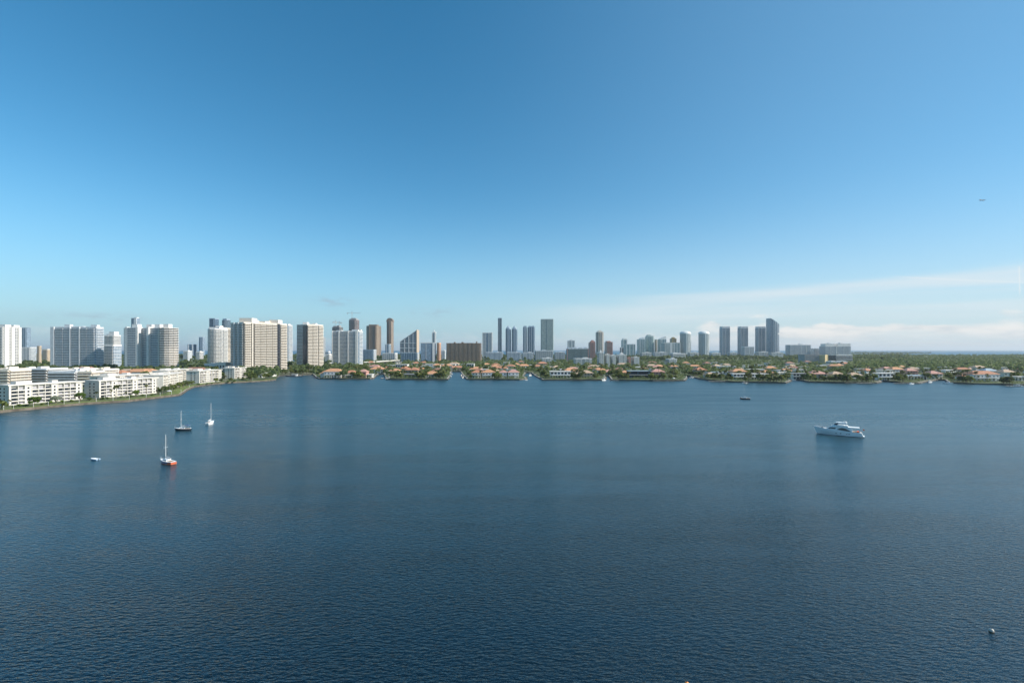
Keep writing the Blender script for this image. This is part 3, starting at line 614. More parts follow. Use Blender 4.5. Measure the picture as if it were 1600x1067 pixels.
tower('highest green glass tower of the cluster with rounded top', 1009, 1022.5, 526, 2480, 42, fw_green, foot=lambda w, d: cham(w, d, 8), trim=plain('pale_green_trim', (.44, .52, .50), .5, .06), piers=[(0, .3, 1.4, 1), (0, .7, 1.4, 1)], pent=[(0, 0, .8, .8, 5), (-.1, 0, .45, .5, 10)], stacks=[(1, .1, .9, 1.2, 1), (7, .1, .9, 1.2, 1)])
tower('narrow cream tower wedged right of the highest green glass tower', 1022.5, 1027, 530.5, 2500, 36, fw_tan, trim=m_cream, piers=[(0, .5, 3, 1)], parapet=1)
def sail_top():
    D = 2450
    r = tower('green glass tower with a tilted white sail roof', 1027.5, 1041, 530, D, 40, fw_green, trim=m_grtrim, piers=[(0, .35, 1.6, 1), (0, .7, 1.6, 1), (0, .98, 2.5, 1.2)], stacks=[(0, .04, .3, 1.2, 1)])
    h = wz(530, D) - GZ; k = D/F
    MB().side([(-4*k, h + .05), (5*k, h + .05), (5.2*k, h + 13), (3.4*k, h + 13), (-4*k, h + 2)], -14, 14).build('sail_roof', m_white, r)
sail_top()
tower('golden-topped tower peeping over the long white hotel block', 1046.5, 1057, 529, 2600, 34, facade((.38, .28, .13), (.10, .10, .06), 3.2, 3, .1, .2, .1), trim=plain('gold_cladding', (.40, .30, .12), .4, .06), pent=[(0, 0, .7, .7, 4.5), (0, 0, .35, .4, 8)], piers=[(0, .1, 2, 1), (0, .9, 2, 1)])
tower('long white block with tall pale bays below the golden-topped tower', 1033, 1063, 535.5, 2250, 36, facade((.52, .56, .56), G_TEAL, 3.2, 3, .1, .22, .1), 'apartment_block', 'apartment block', piers=[(0, .45, 9, 1.4), (0, .1, 2, 1.2), (0, .65, 2, 1.2), (0, .8, 2, 1.2), (0, .98, 3, 1.2)], stacks=[(0, .15, .38, 1.2, 1), (0, .52, .62, 1.2, 1)], parapet=1)
tower('low white terraced block at the foot of the long white block', 1046, 1071.5, 552.5, 1900, 36, fw_white, 'apartment_block', 'apartment block', pent=[(-.25, 0, .3, .6, 4), (.1, 0, .2, .5, 2.5)], stacks=[(0, .03, .97, 1.3, 1.1)], parapet=1)
def arched(px0, px1, lab):
    D = 2600; k = D/F; w = (px1 - px0)*k
    r = tower(lab, px0, px1, 521.5, D, 44, facade((.46, .52, .53), (.10, .16, .19), 3.2, 3, .08, .22, .08), foot=oval, trim=plain('arched_trim', (.68, .72, .71), .5, .06), group=None,
              piers=[(0, .5, 6, 1.6), (1, .5, 2, 1), (19, .5, 2, 1)], stacks=[(2, .1, .9, 1.2, 1), (3, .1, .9, 1.2, 1), (18, .1, .9, 1.2, 1), (17, .1, .9, 1.2, 1), (4, .1, .9, 1.2, 1), (16, .1, .9, 1.2, 1)])
    h = wz(521.5, D) - GZ; ft = oval(w*.96, 42); m = MB()
    m.loft([[(x*s, y*s, h - .4 + z) for x, y in ft] for s, z in ((1, 0), (.97, 4), (.86, 9), (.66, 13), (.40, 15.5), (.1, 16.5))]); m.build('domed_roof', plain('arched_trim', (0, 0, 0)), r)
arched(1062.5, 1081.5, 'left one of the two round-topped oval towers'); arched(1091.5, 1110.5, 'right one of the two round-topped oval towers')
for px0, px1, lab in ((1124, 1140.8, 'leftmost of the three blue-grey towers with notched flat tops'), (1152.3, 1169, 'middle one of the three blue-grey towers with notched flat tops'), (1179.8, 1196.6, 'notched blue-grey tower touching the slant-topped tower, last of three')):
    tower(lab, px0, px1, 512.5, 2650, 38, facade((.44, .50, .55), (.07, .13, .18), 3.2, 3, .08, .22, .08), trim=m_grtrim, group='three matching notched blue-grey towers',
          piers=[(0, .03, 1.5, 1), (0, .42, 1.2, 1.2), (0, .97, 1.5, 1.2)], pent=[(-.34, 0, .30, .95, 9), (.22, 0, .54, .95, 9)], stacks=[(0, .08, .36, 1.4, 1), (0, .5, .62, 1.4, 1), (0, .72, .92, 1.4, 1)], smat=m_bltrim)
tower('low white hotel block between the notched towers', 1158, 1178.5, 542, 2300, 34, fw_pale, 'apartment_block', 'apartment block', trim=m_grtrim, piers=[(0, t, 2, 1) for t in (.05, .5, .95)], stacks=[(0, .1, .45, 1.2, 1), (0, .55, .9, 1.2, 1)], parapet=1.5)
def slant():
    D = 2550; k = D/F; w = 14.5*k
    r = thing('apartment_tower', 'tallest blue glass tower with a slanted top sloping down right', 'tower', (wx(1211, D), D + 22, GZ))
    h0, h1 = wz(497.5, D), wz(507, D)
    ft = [(-w/2, -22), (-w/6, -24), (w/6, -23), (w/2, -18), (w/2, 22), (-w/2, 22)]
    MB().prism(ft, -1, h1, [h0, h0 - 9, h0 - 20, h1, h1, h0]).build('facade', facade((.34, .45, .53), (.07, .14, .20), 3.2, 3, .05, .2, .06), r)
    for e, t, hh in ((0, .95, h0 - 12), (1, .5, h0 - 18), (2, .1, h0 - 24), (2, .7, h1 - 2)):
        p, q = ft[e], ft[e+1]; L = math.dist(p, q)
        MB().edgebox(lerp(p, q, t - .8/L), lerp(p, q, t + .8/L), .01, 1.2, -1, hh).build('pier', m_grtrim, r)
    for e, z in ((0, h0), (1, h0 - 9), (2, h0 - 20)):
        p, q = ft[e], ft[e+1]; m = MB(); zz = 3.2
        while zz < (h1 - 4): m.edgebox(lerp(p, q, .1), lerp(p, q, .85), .003, 1.3, zz - .3, zz + .7); zz += 3.2
        m.build('balcony_stack', m_bltrim, r)
    MB().edgebox(lerp(ft[2], ft[3], .35), lerp(ft[2], ft[3], .99), .01, 2.0, h1*.69, h1*.69 + 7).build('sky_terrace', m_white, r)
slant()
mt_h = facade((.54, .59, .62), (.15, .20, .25), 3.2, 3.4, .16, .26, .14)
tower('broad pale hotel block with rooftop box right of the slanted tower', 1227, 1267, 539, 2500, 40, mt_h, 'apartment_block', 'hotel', trim=m_white, smat=m_grtrim, stacks=[(0, .02, .18, 1.3, 1), (0, .22, .5, 1.3, 1), (0, .56, .76, 1.3, 1), (0, .8, .98, 1.3, 1)], piers=[(0, .53, 2, 1.6), (0, .78, 2, 1.6)], pent=[(.12, 0, .14, .4, 6), (.05, 0, .4, .3, 2.5)], parapet=1)
tower('lower pale link building between the two big hotel blocks', 1266, 1281, 544.5, 2520, 36, mt_h, 'apartment_block', 'hotel', trim=m_white, smat=m_grtrim, stacks=[(0, .05, .95, 1.3, 1)], piers=[(0, t, 1.4, 1.5) for t in (.25, .5, .75)], parapet=1)
tower('big pale hotel block with notched roof at the right end of skyline', 1280, 1329.5, 541, 2450, 44, mt_h, 'apartment_block', 'hotel', trim=m_white, smat=m_grtrim, stacks=[(0, .02, .2, 1.3, 1), (0, .24, .42, 1.3, 1), (0, .48, .7, 1.3, 1), (0, .74, .98, 1.3, 1)],
      piers=[(0, .45, 4, 1.8), (0, .72, 2, 1.6), (0, .22, 2, 1.6)], pent=[(-.28, 0, .36, .9, 13), (.24, 0, .51, .92, 13), (-.24, 0, .1, .3, 17), (.21, 0, .1, .3, 18)], parapet=1)
tower('grey office block left of the yellow-lit wall near the woodland', 1257, 1281, 554.5, 1350, 30, fw_grey, 'office_block', 'office block', trim=m_grey, whole=False, stacks=[(0, .02, .98, .8, 1.2)], parapet=1)
tower('sunlit pale yellow office block beside the dark banded block', 1279, 1293, 555, 1340, 26, facade((.78, .62, .34), (.12, .10, .07), 3.3, 3, .2, .3, .25), 'office_block', 'office block', yaw=32, trim=plain('yellow_render', (.78, .63, .36), .8, .06), parapet=1, piers=[(0, .02, 1, .6), (0, .98, 1, .6)])
tower('dark glass office block with white floor bands beside the woodland', 1294.5, 1332, 554.5, 1345, 32, facade((.10, .11, .12), G_DARK, 4, 3, .03, .08, .06), 'office_block', 'office block', trim=m_white, fh=4.4, stacks=[(0, .0, 1, 1.4, 1.3), (1, .02, .98, 1.3, 1.3)], parapet=.8)
tower('low white pavilion in front of the dark banded office block', 1290, 1325, 565, 1180, 20, fw_white, 'office_block', 'office block', trim=m_white, pent=[(.25, -.05, .32, .8, 1.5), (-.3, 0, .2, .6, 2)], parapet=.8)

# mid-rise blocks that fill the foot of the skyline
for px0, px1, y, D, mt, lab in ((690, 697, 548, 1700, fw_pale, 'small pale block wedged left of the wide brown block'), (816, 834, 551, 1850, fw_white, 'white mid-rise below the pale-striped blue twin towers'),
        (866, 883, 550.5, 1900, fw_grey, 'grey mid-rise right of the flat grey-green tower'), (846, 862, 560, 1250, fw_white, 'low white block among trees below the long grey-blue block'), (896, 925, 560.5, 1200, fw_pale, 'long pale low block below the scalloped teal block'),
        (1000, 1018, 551, 2050, fw_white, 'white podium at the foot of the broad green tower'), (1020, 1042, 550.5, 2080, fw_pale, 'pale podium at the foot of the sail-roofed green tower'), (1074, 1092, 551, 2150, fw_white, 'white low block between the two round-topped towers'),
        (1108, 1126, 551.5, 2200, fw_pale, 'pale low block right of the round-topped towers'), (1136, 1152, 551, 2250, fw_grey, 'grey podium between first and second notched towers'), (1180, 1200, 550, 2150, fw_white, 'white podium at the foot of the last notched tower'),
        (1200, 1224, 551, 2120, fw_pale, 'pale podium at the foot of the slanted glass tower'), (1040, 1058, 561, 1250, fw_white, 'long white roofed block among trees below the gold-topped tower'), (568, 584, 552, 1640, fw_white, 'white low block left of the bronze tower'),
        (286, 300, 548.5, 1620, fw_pale, 'pale mid-rise in the gap right of the clustered towers'), (306, 318, 550, 1500, fw_white, 'white mid-rise in the gap left of the octagonal tower'), (175, 189, 549, 1300, fw_pale, 'pale block filling the gap left of the clustered towers'), (508, 520, 554, 1350, fw_white, 'white low block right of the two-faced tower')):
    tower(lab, px0, px1, y, D, 26, mt, 'apartment_block', 'apartment block', trim=m_white, piers=[(0, t, 1.2, .8) for t in ev(4)], stacks=[(0, .04, .46, 1.2, 1), (0, .54, .96, 1.2, 1)], pent=[(.15, 0, .3, .5, 3)], parapet=1)
# ---------------------------------------------------------------- low white condominiums along the left shore
win_me = {}
m_condo = plain('condo_render', (.66, .63, .575), .7, .12, .25)
def window_mesh(w, h, kind='dark'):
    k = (w, h, kind)
    if k not in win_me: win_me[k] = MB().box(-w/2, w/2, -.07, .1, 0, h).mesh('window', {'dark': m_dglass, 'blue': m_bglass, 'screen': m_screen}[kind])
    return win_me[k]
def condo(label, A, B_, depth, h, bays, floors=5, end_left=True, group='white low-rise condominiums along the left shore'):
    """A, B_: ground points of the ends of the water front (A is nearer); body extends away from the water."""
    a, b = Vector(A), Vector(B_); L = (b - a).length; ang = math.atan2((b-a).y, (b-a).x)
    r = thing('condominium', label, 'condominium', (a.x, a.y, GZ), ang, group)          # local x along the front, front faces -y
    fh = (h - 1.2) / floors
    MB().box(0, L, 1.6, depth, -1, h).build('wall', m_condo, r)
    rf = MB().box(-.6, L + .6, -.4, depth + .6, h + .003, h + .75).build('roof', m_condo, r)
    MB().box(L*.15, L*.35, depth*.4, depth*.8, h + .7, h + 2.6).build('roof_hut', m_condo, rf)
    MB().box(L*.62, L*.7, depth*.4, depth*.7, h + .7, h + 2.2).build('roof_hut', m_condo, rf)
    x = 1.2; wins = 0; bw = (L - 2.4) / bays
    for i in range(bays):
        kind = 'PBWB'[i % 4] if bays > 4 else 'BWB'[i % 3]
        x0, x1 = x + i*bw, x + (i+1)*bw
        if kind == 'P': kind = 'B'
        if kind == 'W':                                          # solid white bay with punched windows
            MB().box(x0 + .1, x1 - .1, .3, 1.597, -1, h - .02).build('bay', m_condo, r)
            for f in range(floors):
                for q in ((.3, .72) if bw > 5 else (.5,)):
                    if wins < 100: link('window', window_mesh(1.1, 1.3), r, (x0 + (x1 - x0)*q, .3, .9 + f*fh)); wins += 1
        else:                                                    # open balconies between fin walls
            m = MB()
            for f in range(floors): m.box(x0 + .22, x1 - .22, .1, 1.597, f*fh - .15, f*fh + .05); 
            for f in range(floors): m.box(x0 + .22, x1 - .22, .05, .16, f*fh + .06, f*fh + .6)
            m.build('balcony_stack', m_condo, r)
            for f in range(floors):
                if wins < 100: link('window', window_mesh(round((x1 - x0)*.74, 1), round(fh - .75, 2), 'screen' if (i*2 + f*5 + i*f) % 5 else 'dark'), r, ((x0+x1)/2, 1.62, .25 + f*fh)); wins += 1
        MB().box(x1 - .16, x1 + .16, .0, 1.59, -1, h - .01).build('fin_wall', m_condo, r)
    MB().box(.0, 1.2, -.05, 1.594, -1, h - .015).build('fin_wall', m_condo, r)
    for f in range(floors):                                      # end wall towards the camera
        for y in (depth*.35, depth*.62):
            if wins < 100:
                w = link('window', window_mesh(1.2, 1.3), r, (0, y, .9 + f*fh), -math.pi/2); wins += 1
    return r
def at(px, D): return (wx(px, D), D)
condo('nearest white condominium at the left edge beside the round trees', at(14, 336), at(131, 379), 15, 13.5, 11)
condo('second white condominium along the shore, behind the tall palm', at(155, 386), at(247, 433), 16, 13.5, 11)
condo('third white condominium stepping back from the shore behind palms', at(255, 466), at(286, 522), 16, 13.8, 9)
condo('fourth white condominium, stepped back near the bend of the seawall', at(311.5, 556), at(347, 600), 15, 13.8, 7)
condo('last white condominium at the tip of the left shore, long shaded front', at(345, 655), at(366, 652), 12, 13.6, 4)
condo('sunlit end wing of the last white condominium at the shore tip', at(366.5, 648), at(385, 676), 13, 13.6, 5)
condo('long low white condominium wing set behind the third one', at(262, 575), at(300, 640), 16, 13.3, 8)
condo('white condominium wing behind the second, with only its roof showing', at(170, 455), at(232, 505), 18, 13.3, 8)
def banded(label, px0, px1, ytop, D, depth, wall, fl, yaw=0, roof=None):
    return tower(label, px0, px1, ytop, D, depth, facade(wall, (.05, .05, .055), 3.1, 4.5, .03, .45, .1), 'apartment_block', 'apartment block', yaw=yaw, whole=False, trim=m_grtrim if wall[0] < .5 else m_cream,
                 stacks=[(0, .01, .99, 1.3, 1.1), (1, .03, .97, 1.2, 1.1)], parapet=.7, pent=[(.1, 0, .1, .4, 2.5), (-.3, .1, .08, .3, 2)], smat=roof)
banded('long grey banded garage-like block behind the nearest white condominium', 16, 74, 576.5, 560, 26, (.46, .41, .34), 4)
banded('cream block at the very left edge behind the shoreline trees', -14, 14, 577, 520, 24, (.60, .52, .42), 5)
banded('lower grey block with stepped terraces right of the long banded block', 75, 118, 580.5, 540, 60, (.34, .34, .35), 4)
banded('tan five-storey block with sunlit right wall behind first condominium', 121, 141, 581, 500, 18, (.64, .52, .37), 5, 6)
banded('pinkish block with tiled roof edge behind the second condominium', 143, 161, 577.5, 560, 22, (.55, .42, .35), 5)
banded('white flat-roofed block half hidden by trees above the tan block', 95, 140, 577, 640, 22, (.62, .60, .56), 4)

# ---------------------------------------------------------------- villas
m_tile = [plain('terracotta_tiles', (.44, .21, .125), .85, .22, .8), plain('orange_tiles', (.53, .28, .155), .85, .2, .8), plain('brown_red_tiles', (.29, .15, .11), .85, .2, .8), plain('tan_tiles', (.46, .34, .24), .85, .18, .8), plain('pink_tiles', (.48, .27, .22), .85, .15, .8), plain('white_flat_roof', (.64, .63, .60), .7, .08), plain('grey_flat_roof', (.34, .35, .36), .7, .12), plain('blue_grey_metal_roof', (.34, .42, .47), .5, .1)]
TILEN = ['terracotta', 'orange', 'brown-red', 'tan', 'pink', 'white flat', 'grey flat', 'blue-grey']
m_vw = {'white': m_white, 'cream': m_cream, 'tan': m_tan, 'pink': m_pinkr, 'yellow': plain('yellow_render', (.7, .5, .2)), 'blue': plain('blue_glass', (0, 0, 0)), 'dark': m_dglass}
HOUSES = []                                                     # centre, radius, for keeping the trees off them
def villa(label, px, D, w, d, h, wall='cream', roof=0, yaw=0, arcade=0, flat=False, wing=0.0, group=None, glass=False):
    x = wx(px, D); HOUSES.append((x, D + d/2, max(w, d)*.55))
    r = thing('villa', label, 'villa', (x, D + d/2, GZ), math.radians(yaw), group)
    W = m_vw[wall]; y0 = -d/2
    b = MB().box(-w/2, w/2, y0, d/2, -1, h)
    if wing: b.box(-w/2 - w*wing, -w/2 - .004, y0 + d*.25, d/2 - .5, -1, h*.62)
    b.build('wall', W, r)
    o = 1.1
    if flat:
        MB().box(-w/2 - .8, w/2 + .8, y0 - 1.3, d/2 + .6, h + .003, h + .55).build('roof', m_tile[roof], r)
        if h > 6: MB().box(-w/2 - .4, w/2 + .4, y0 - 1.4, y0 - .003, h*.48, h*.48 + .45).build('terrace', m_white, r)
    else:
        def hip(m, xa, xb, ya, yb, z):
            rh = (yb - ya)/2*.46; k = (yb - ya)/2; cy = (ya+yb)/2
            ra, rb = (xa + k*.9, xb - k*.9) if xb - xa > yb - ya else ((xa+xb)/2 - .4, (xa+xb)/2 + .4)
            A, B2, C, E = (xa, ya, z), (xb, ya, z), (xb, yb, z), (xa, yb, z); P, Q = (ra, cy, z + rh), (rb, cy, z + rh)
            m.face([A, B2, Q, P]); m.face([B2, C, Q]); m.face([C, E, P, Q]); m.face([E, A, P]); m.face([A, E, C, B2])
        m = MB(); hip(m, -w/2 - o, w/2 + o, y0 - o, d/2 + o, h + .01)
        if wing: hip(m, -w/2 - w*wing - o, -w/2 + .3, y0 + d*.25 - o, d/2 - .5 + o, h*.62 + .01)
        m.build('roof', m_tile[roof], r)
    st = 2 if h > 5.5 else 1; sh = h / st; n = max(2, int(w / 4.2))
    for f in range(st):
        for i in range(n):
            ww = 2.9 if glass else 1.6
            link('window', window_mesh(ww, round(sh*.62, 1) if glass or f == 0 else 1.5, 'dark' if (i + f) % 3 else 'blue'), r, (-w/2 + w*(i + .5)/n, y0, f*sh + (.3 if f == 0 else .9)))
        for i in range(2):
            link('window', window_mesh(1.5, 1.5), r, (w/2, y0 + d*(.3 + .4*i), f*sh + .9), math.pi/2)
    if arcade:
        zt = sh if st == 2 else h - .3
        tc = MB().box(-w*.42, w*.42, y0 - 3.2, y0 - .08, zt - .35, zt + .05).build('terrace', W if wall != 'dark' else m_white, r)
        for i in range(arcade): MB().tube([(-w*.40 + w*.80*i/(arcade-1), y0 - 2.9, -.5), (-w*.40 + w*.80*i/(arcade-1), y0 - 2.9, zt - .352)], [.27, .27], 6).build('column', m_white, tc)
    return r
V = villa
# water-front row, left to right
V('white-columned villa with orange roof at the left tip of the villas', 519, 672, 24, 15, 8.5, 'white', 1, 0, 7, wing=.25)
V('low sandy villa with terracotta roof, second from the left tip', 547, 676, 15, 13, 6.5, 'cream', 0, 0, 5)
V('coral pink villa beside the mouth of the first canal', 566, 674, 11, 13, 8.0, 'pink', 4)
V('white garden house at the corner of the first canal', 577, 678, 8, 9, 4.2, 'white', 5, flat=True, arcade=3)
V('orange-roofed villa set back left of the first canal', 588, 790, 22, 15, 7, 'cream', 1)
V('villa with pale yellow walls behind the docked sport boat', 616, 740, 15, 13, 6.5, 'yellow', 1)
V('terracotta villa above the dark hedge right of the sport boat', 643, 735, 20, 15, 8, 'tan', 0)
V('long grey-glazed pool house on the seawall below terracotta villa', 643, 672, 20, 10, 4.6, 'tan', 6, flat=True, glass=True)
V('orange-roofed villa with low eaves left of the sailboat canal', 674, 668, 17, 14, 5.4, 'cream', 1, 0, 6, wing=.3)
V('brown-red roofed villa between palms left of the sailboat canal', 683, 740, 17, 15, 6.5, 'tan', 2)
V('red-brown boathouse closing the end of the sailboat canal', 714, 900, 22, 13, 5.5, 'tan', 0, 0, 5)
V('flat white modern house behind the sailboat canal, left side', 700, 1010, 30, 16, 8, 'white', 5, flat=True, glass=True)
V('white three-tier modern house behind the sailboat canal, right side', 735, 930, 14, 15, 11.5, 'white', 5, flat=True, glass=True)
V('wide orange-tiled villa behind the shore hedge right of sailboat canal', 743, 790, 20, 15, 7, 'cream', 1)
V('brown-roofed villa squeezed between two orange-roofed shore villas', 746, 725, 17, 12, 7, 'tan', 2)
V('orange-roofed shore villa at the right corner of the sailboat canal', 744.5, 668, 13, 14, 7.2, 'cream', 0, 0, 5)
V('orange-roofed shore villa with long white colonnade and balconies', 763, 668, 17, 14, 7.4, 'white', 1, 0, 9)
V('inland villa with wide terracotta roof above the colonnade villa', 782, 860, 22, 14, 6, 'cream', 0)
V('red-roofed white guest house left of the white pavilion villa', 786, 666, 10, 12, 7.5, 'white', 4, 0, 4)
V('white pavilion villa with pink-red roof on the rounded point', 802, 664, 15, 14, 7.8, 'white', 4, 0, 8)
V('grey-roofed house with pale walls above the second canal', 790, 800, 18, 12, 5.5, 'cream', 6, flat=True)
V('white modern two-storey house with flat roof and long terraces', 876, 662, 28, 16, 8.6, 'white', 5, 0, 7, flat=True, glass=True)
V('tan stone villa on the shore right of the white modern house', 917, 668, 17, 14, 6.6, 'tan', 3, wing=.4)
V('orange-roofed house among trees above the tan stone villa', 938, 760, 20, 14, 6.6, 'cream', 1)
V('small orange-tiled villa left of the dark glass house', 977, 690, 12, 12, 6, 'tan', 1)
V('dark glass modern house with white portal frame on the shore', 1000, 655, 29, 16, 9.6, 'dark', 7, 0, 0, flat=True, glass=True)
V('salmon-roofed villa right of the dark glass modern house', 1029, 690, 18, 15, 7.2, 'pink', 4)
V('long white roofed house behind the salmon-roofed villa', 1028, 800, 24, 14, 6.6, 'white', 6, flat=True)
V('bright terracotta hip-roofed house above the lawn point', 1096, 720, 16, 15, 8.6, 'tan', 0)
V('green-grey low house right of the bright terracotta roof', 1115, 690, 15, 13, 6.4, 'cream', 7, flat=True, glass=True)
V('pale low house with shaded terrace behind the dock corner', 1112, 660, 14, 12, 4.4, 'cream', 3, 0, 4)
V('long pale-roofed house among trees left of the orange hip roof', 1134, 700, 18, 13, 6.2, 'white', 7, flat=True)
V('orange hip-roofed house above the long white modern villa', 1156, 690, 20, 15, 7.6, 'tan', 1)
V('long white modern villa with glass front, left half of a pair', 1159, 632, 22, 14, 6.8, 'white', 5, 0, 6, flat=True, glass=True)
V('long white modern villa with glass front, right half of a pair', 1187, 634, 22, 14, 6.8, 'white', 5, 0, 6, flat=True, glass=True)
V('white flat-roofed house inland above the pair of modern villas', 1183, 780, 28, 14, 6.8, 'white', 5, flat=True)
V('orange-tiled house inland right of the white flat-roofed one', 1206, 830, 18, 14, 7, 'cream', 1)
V('shaded grey house behind the trees at the boat inlet', 1252, 640, 22, 13, 7, 'cream', 6, flat=True, glass=True)
V('pink-orange roofed shore villa with broad low roof', 1280, 632, 21, 15, 7.2, 'tan', 4, wing=.3)
V('yellow villa hidden by hedges right of the broad pink roof', 1310, 640, 15, 13, 6.4, 'yellow', 3)
V('white gabled shore villa with open terrace near the second inlet', 1338, 612, 15, 13, 6.4, 'white', 3, 0, 6)
V('pale house with white wall behind the gabled shore villa', 1341, 690, 13, 12, 6.8, 'white', 5, flat=True)
V('blue-glazed white modern villa right of the second inlet', 1385, 614, 20, 14, 8.6, 'white', 5, 0, 6, flat=True, glass=True)
V('long low pale villa with boat docks right of the blue-glazed villa', 1428, 622, 34, 13, 5.4, 'white', 7, 0, 8, flat=True, glass=True)
V('red-orange roofed villa left of the docked white boats', 1464, 640, 16, 14, 7, 'cream', 4)
V('pink-roofed house inland above the long low pale villa', 1426, 740, 17, 14, 6.5, 'pink', 4)
V('grand red-roofed mansion with long white colonnade on the shore', 1541, 596, 33, 15, 8.6, 'white', 0, 0, 11, wing=.28)
V('blue-grey metal-roofed house behind the grand red-roofed mansion', 1550, 680, 17, 13, 9, 'white', 7)
V('tan-roofed house with warm walls right of the grand mansion', 1578, 640, 16, 14, 9, 'cream', 3)
V('low white shore house at the right edge of the photo', 1594, 606, 14, 12, 5, 'white', 5, 0, 4, flat=True)
V('white balconied apartment house left of the causeway end', 627, 905, 22, 16, 11, 'white', 5, flat=True, glass=True)
V('flat white office-like house below the blue-glass building', 672, 990, 20, 14, 9.5, 'white', 5, flat=True)
V('orange-roofed clubhouse right of the flat white house', 682, 960, 14, 13, 8, 'cream', 1)
# inland houses, seen as roofs among the trees
LM = [(-99, 60, 'the white slab at the left edge'), (60, 180, 'the wide blue-glass condominium'), (180, 300, 'the clustered rounded towers'), (300, 360, 'the octagonal white tower'),
      (360, 455, 'the big banded beige tower'), (455, 517, 'the two-faced beige-white tower'), (517, 568, 'the blue-glass slab'), (568, 600, 'the bronze tower'), (600, 622, 'the slender brown tower'), (622, 656, 'the triangular tower'),
      (656, 695, 'the blue-and-orange block'), (695, 754, 'the wide brown block'), (754, 787, 'the thin dark tower'), (787, 814, 'the peaked twin towers'), (814, 842, 'the pale-striped twin towers'), (842, 880, 'the flat grey-green tower'),
      (880, 931, 'the scalloped teal block'), (931, 966, 'the tall beige tower'), (966, 1026, 'the green glass cluster'), (1026, 1062, 'the gold-topped tower'), (1062, 1120, 'the two round-topped towers'),
      (1120, 1178, 'the notched towers'), (1178, 1225, 'the slant-topped tower'), (1225, 1280, 'the broad pale hotel'), (1280, 1335, 'the notched-roof hotel'), (1335, 1420, 'the woodland nearest the hotels'), (1420, 1500, 'the middle of the woodland'), (1500, 1720, 'the right end of the woodland')]
def lm(px):
    for a, b, n in LM:
        if a <= px < b: return n
    return 'the right end of the woodland'
def pip(poly, x, y):
    c = False; j = len(poly) - 1
    for i in range(len(poly)):
        a, b = poly[i], poly[j]
        if (a[1] > y) != (b[1] > y) and x < (b[0]-a[0])*(y-a[1])/(b[1]-a[1]) + a[0]: c = not c
        j = i
    return c
def clear(x, y, m=0): return all((x-hx)**2 + (y-hy)**2 > (hr + m)**2 for hx, hy, hr in HOUSES)
cand = []
for _ in range(1600):
    px = rnd.uniform(560, 1625); D = rnd.choice((rnd.uniform(720, 1000), rnd.uniform(720, 1300)))
    if px > 1335 and D > 880: continue
    x = wx(px, D)
    if len(cand) >= 118: break
    if not pip(MAIN, x, D) or not clear(x, D, 11) or not all(pip(MAIN, x + a, D + b) for a in (-14, 14) for b in (-14, 18)): continue
    if 930 < px < 1000 and D > 1060: continue
    roof = rnd.choices(range(8), (4, 4, 4, 5, 3, 9, 4, 2))[0]
    cand.append((px, D, roof)); HOUSES.append((x, D + 7, 11))
cnt = {}
for px, D, roof in sorted(cand): cnt.setdefault((roof, lm(px)), []).append(px)
for px, D, roof in sorted(cand):
    lst = cnt[(roof, lm(px))]; k = lst.index(px)
    near = 'inland'
    lab = f'{TILEN[roof]} roofed house below {lm(px)}' + (f', {ORD[k]} of {len(lst)}' if len(lst) > 1 else '')
    HOUSES.pop()
    V(lab, px, D, rnd.uniform(14, 22), rnd.uniform(11, 15), rnd.choice((4.5, 6.8, 7.5)), rnd.choice(('white', 'cream', 'tan', 'white')), roof, rnd.uniform(-20, 20), 0, roof >= 5, group='houses among the trees inland', wing=rnd.choice((0, 0, .4)) if roof < 5 else 0)
for k, (px, D, w, roof, lab) in enumerate(((176, 600, 24, 0, 'long terracotta-roofed house among trees behind second condominium'), (192, 640, 20, 3, 'tan-roofed house just right of the long terracotta roof'), (210, 640, 26, 1, 'wide orange roof behind the second condominium, left of the gap'), (226, 655, 20, 1, 'smaller orange roof at the right of the wide one'),
            (302, 700, 30, 2, 'brown-red roofed house behind the fourth condominium'), (40, 700, 20, 3, 'tan roof among trees at the far left below white slab'), (128, 720, 26, 4, 'pink roof among trees below the wide blue-glass condominium'), (417, 700, 14, 5, 'white marina building at the foot of the big banded tower'), (402, 672, 14, 5, 'white pool pavilion behind the round tree at shore tip'))):
    V(lab, px, D, w, 14, 9.5 if k < 7 else 4.5, 'cream' if k < 7 else 'white', roof, 0, 0, roof >= 5)

# ---------------------------------------------------------------- trees
def cards(P, N, size, jit=.6):
    """numpy: leaf-clump quads at P facing roughly N"""
    n = len(P); N = N + npr.normal(0, jit, (n, 3)); N /= np.linalg.norm(N, axis=1)[:, None]
    T = np.cross(N, npr.normal(0, 1, (n, 3))); T /= np.linalg.norm(T, axis=1)[:, None] + 1e-9
    Bt = np.cross(N, T); s = (size * npr.uniform(.6, 1.3, n))[:, None]
    e = npr.uniform(.5, 1.0, (n, 1))
    V_ = np.stack([P - T*s, P - Bt*s*e*.8 + T*s*.2, P + T*s, P + Bt*s*e], 1)
    return V_.reshape(-1, 3)
def cards_mesh(name, V_, mat):
    me = bpy.data.meshes.new(name); n = len(V_)//4
    me.vertices.add(len(V_)); me.vertices.foreach_set('co', V_.astype('f').ravel())
    me.loops.add(n*4); me.loops.foreach_set('vertex_index', np.arange(n*4, dtype='i'))
    me.polygons.add(n); me.polygons.foreach_set('loop_start', np.arange(0, n*4, 4, dtype='i'))
    me.materials.append(mat); me.update(calc_edges=True); return me
def blobs(n, R_, hh, z0):
    out = [((0, 0, z0 + hh*.55), R_*.62)]
    for i in range(n):
        a = 2*math.pi*i/n + npr.uniform(-.4, .4); q = R_*npr.uniform(.4, .68)
        out.append(((q*math.cos(a), q*math.sin(a), z0 + hh*npr.uniform(.22, .78)), R_*npr.uniform(.30, .48)))
    return out
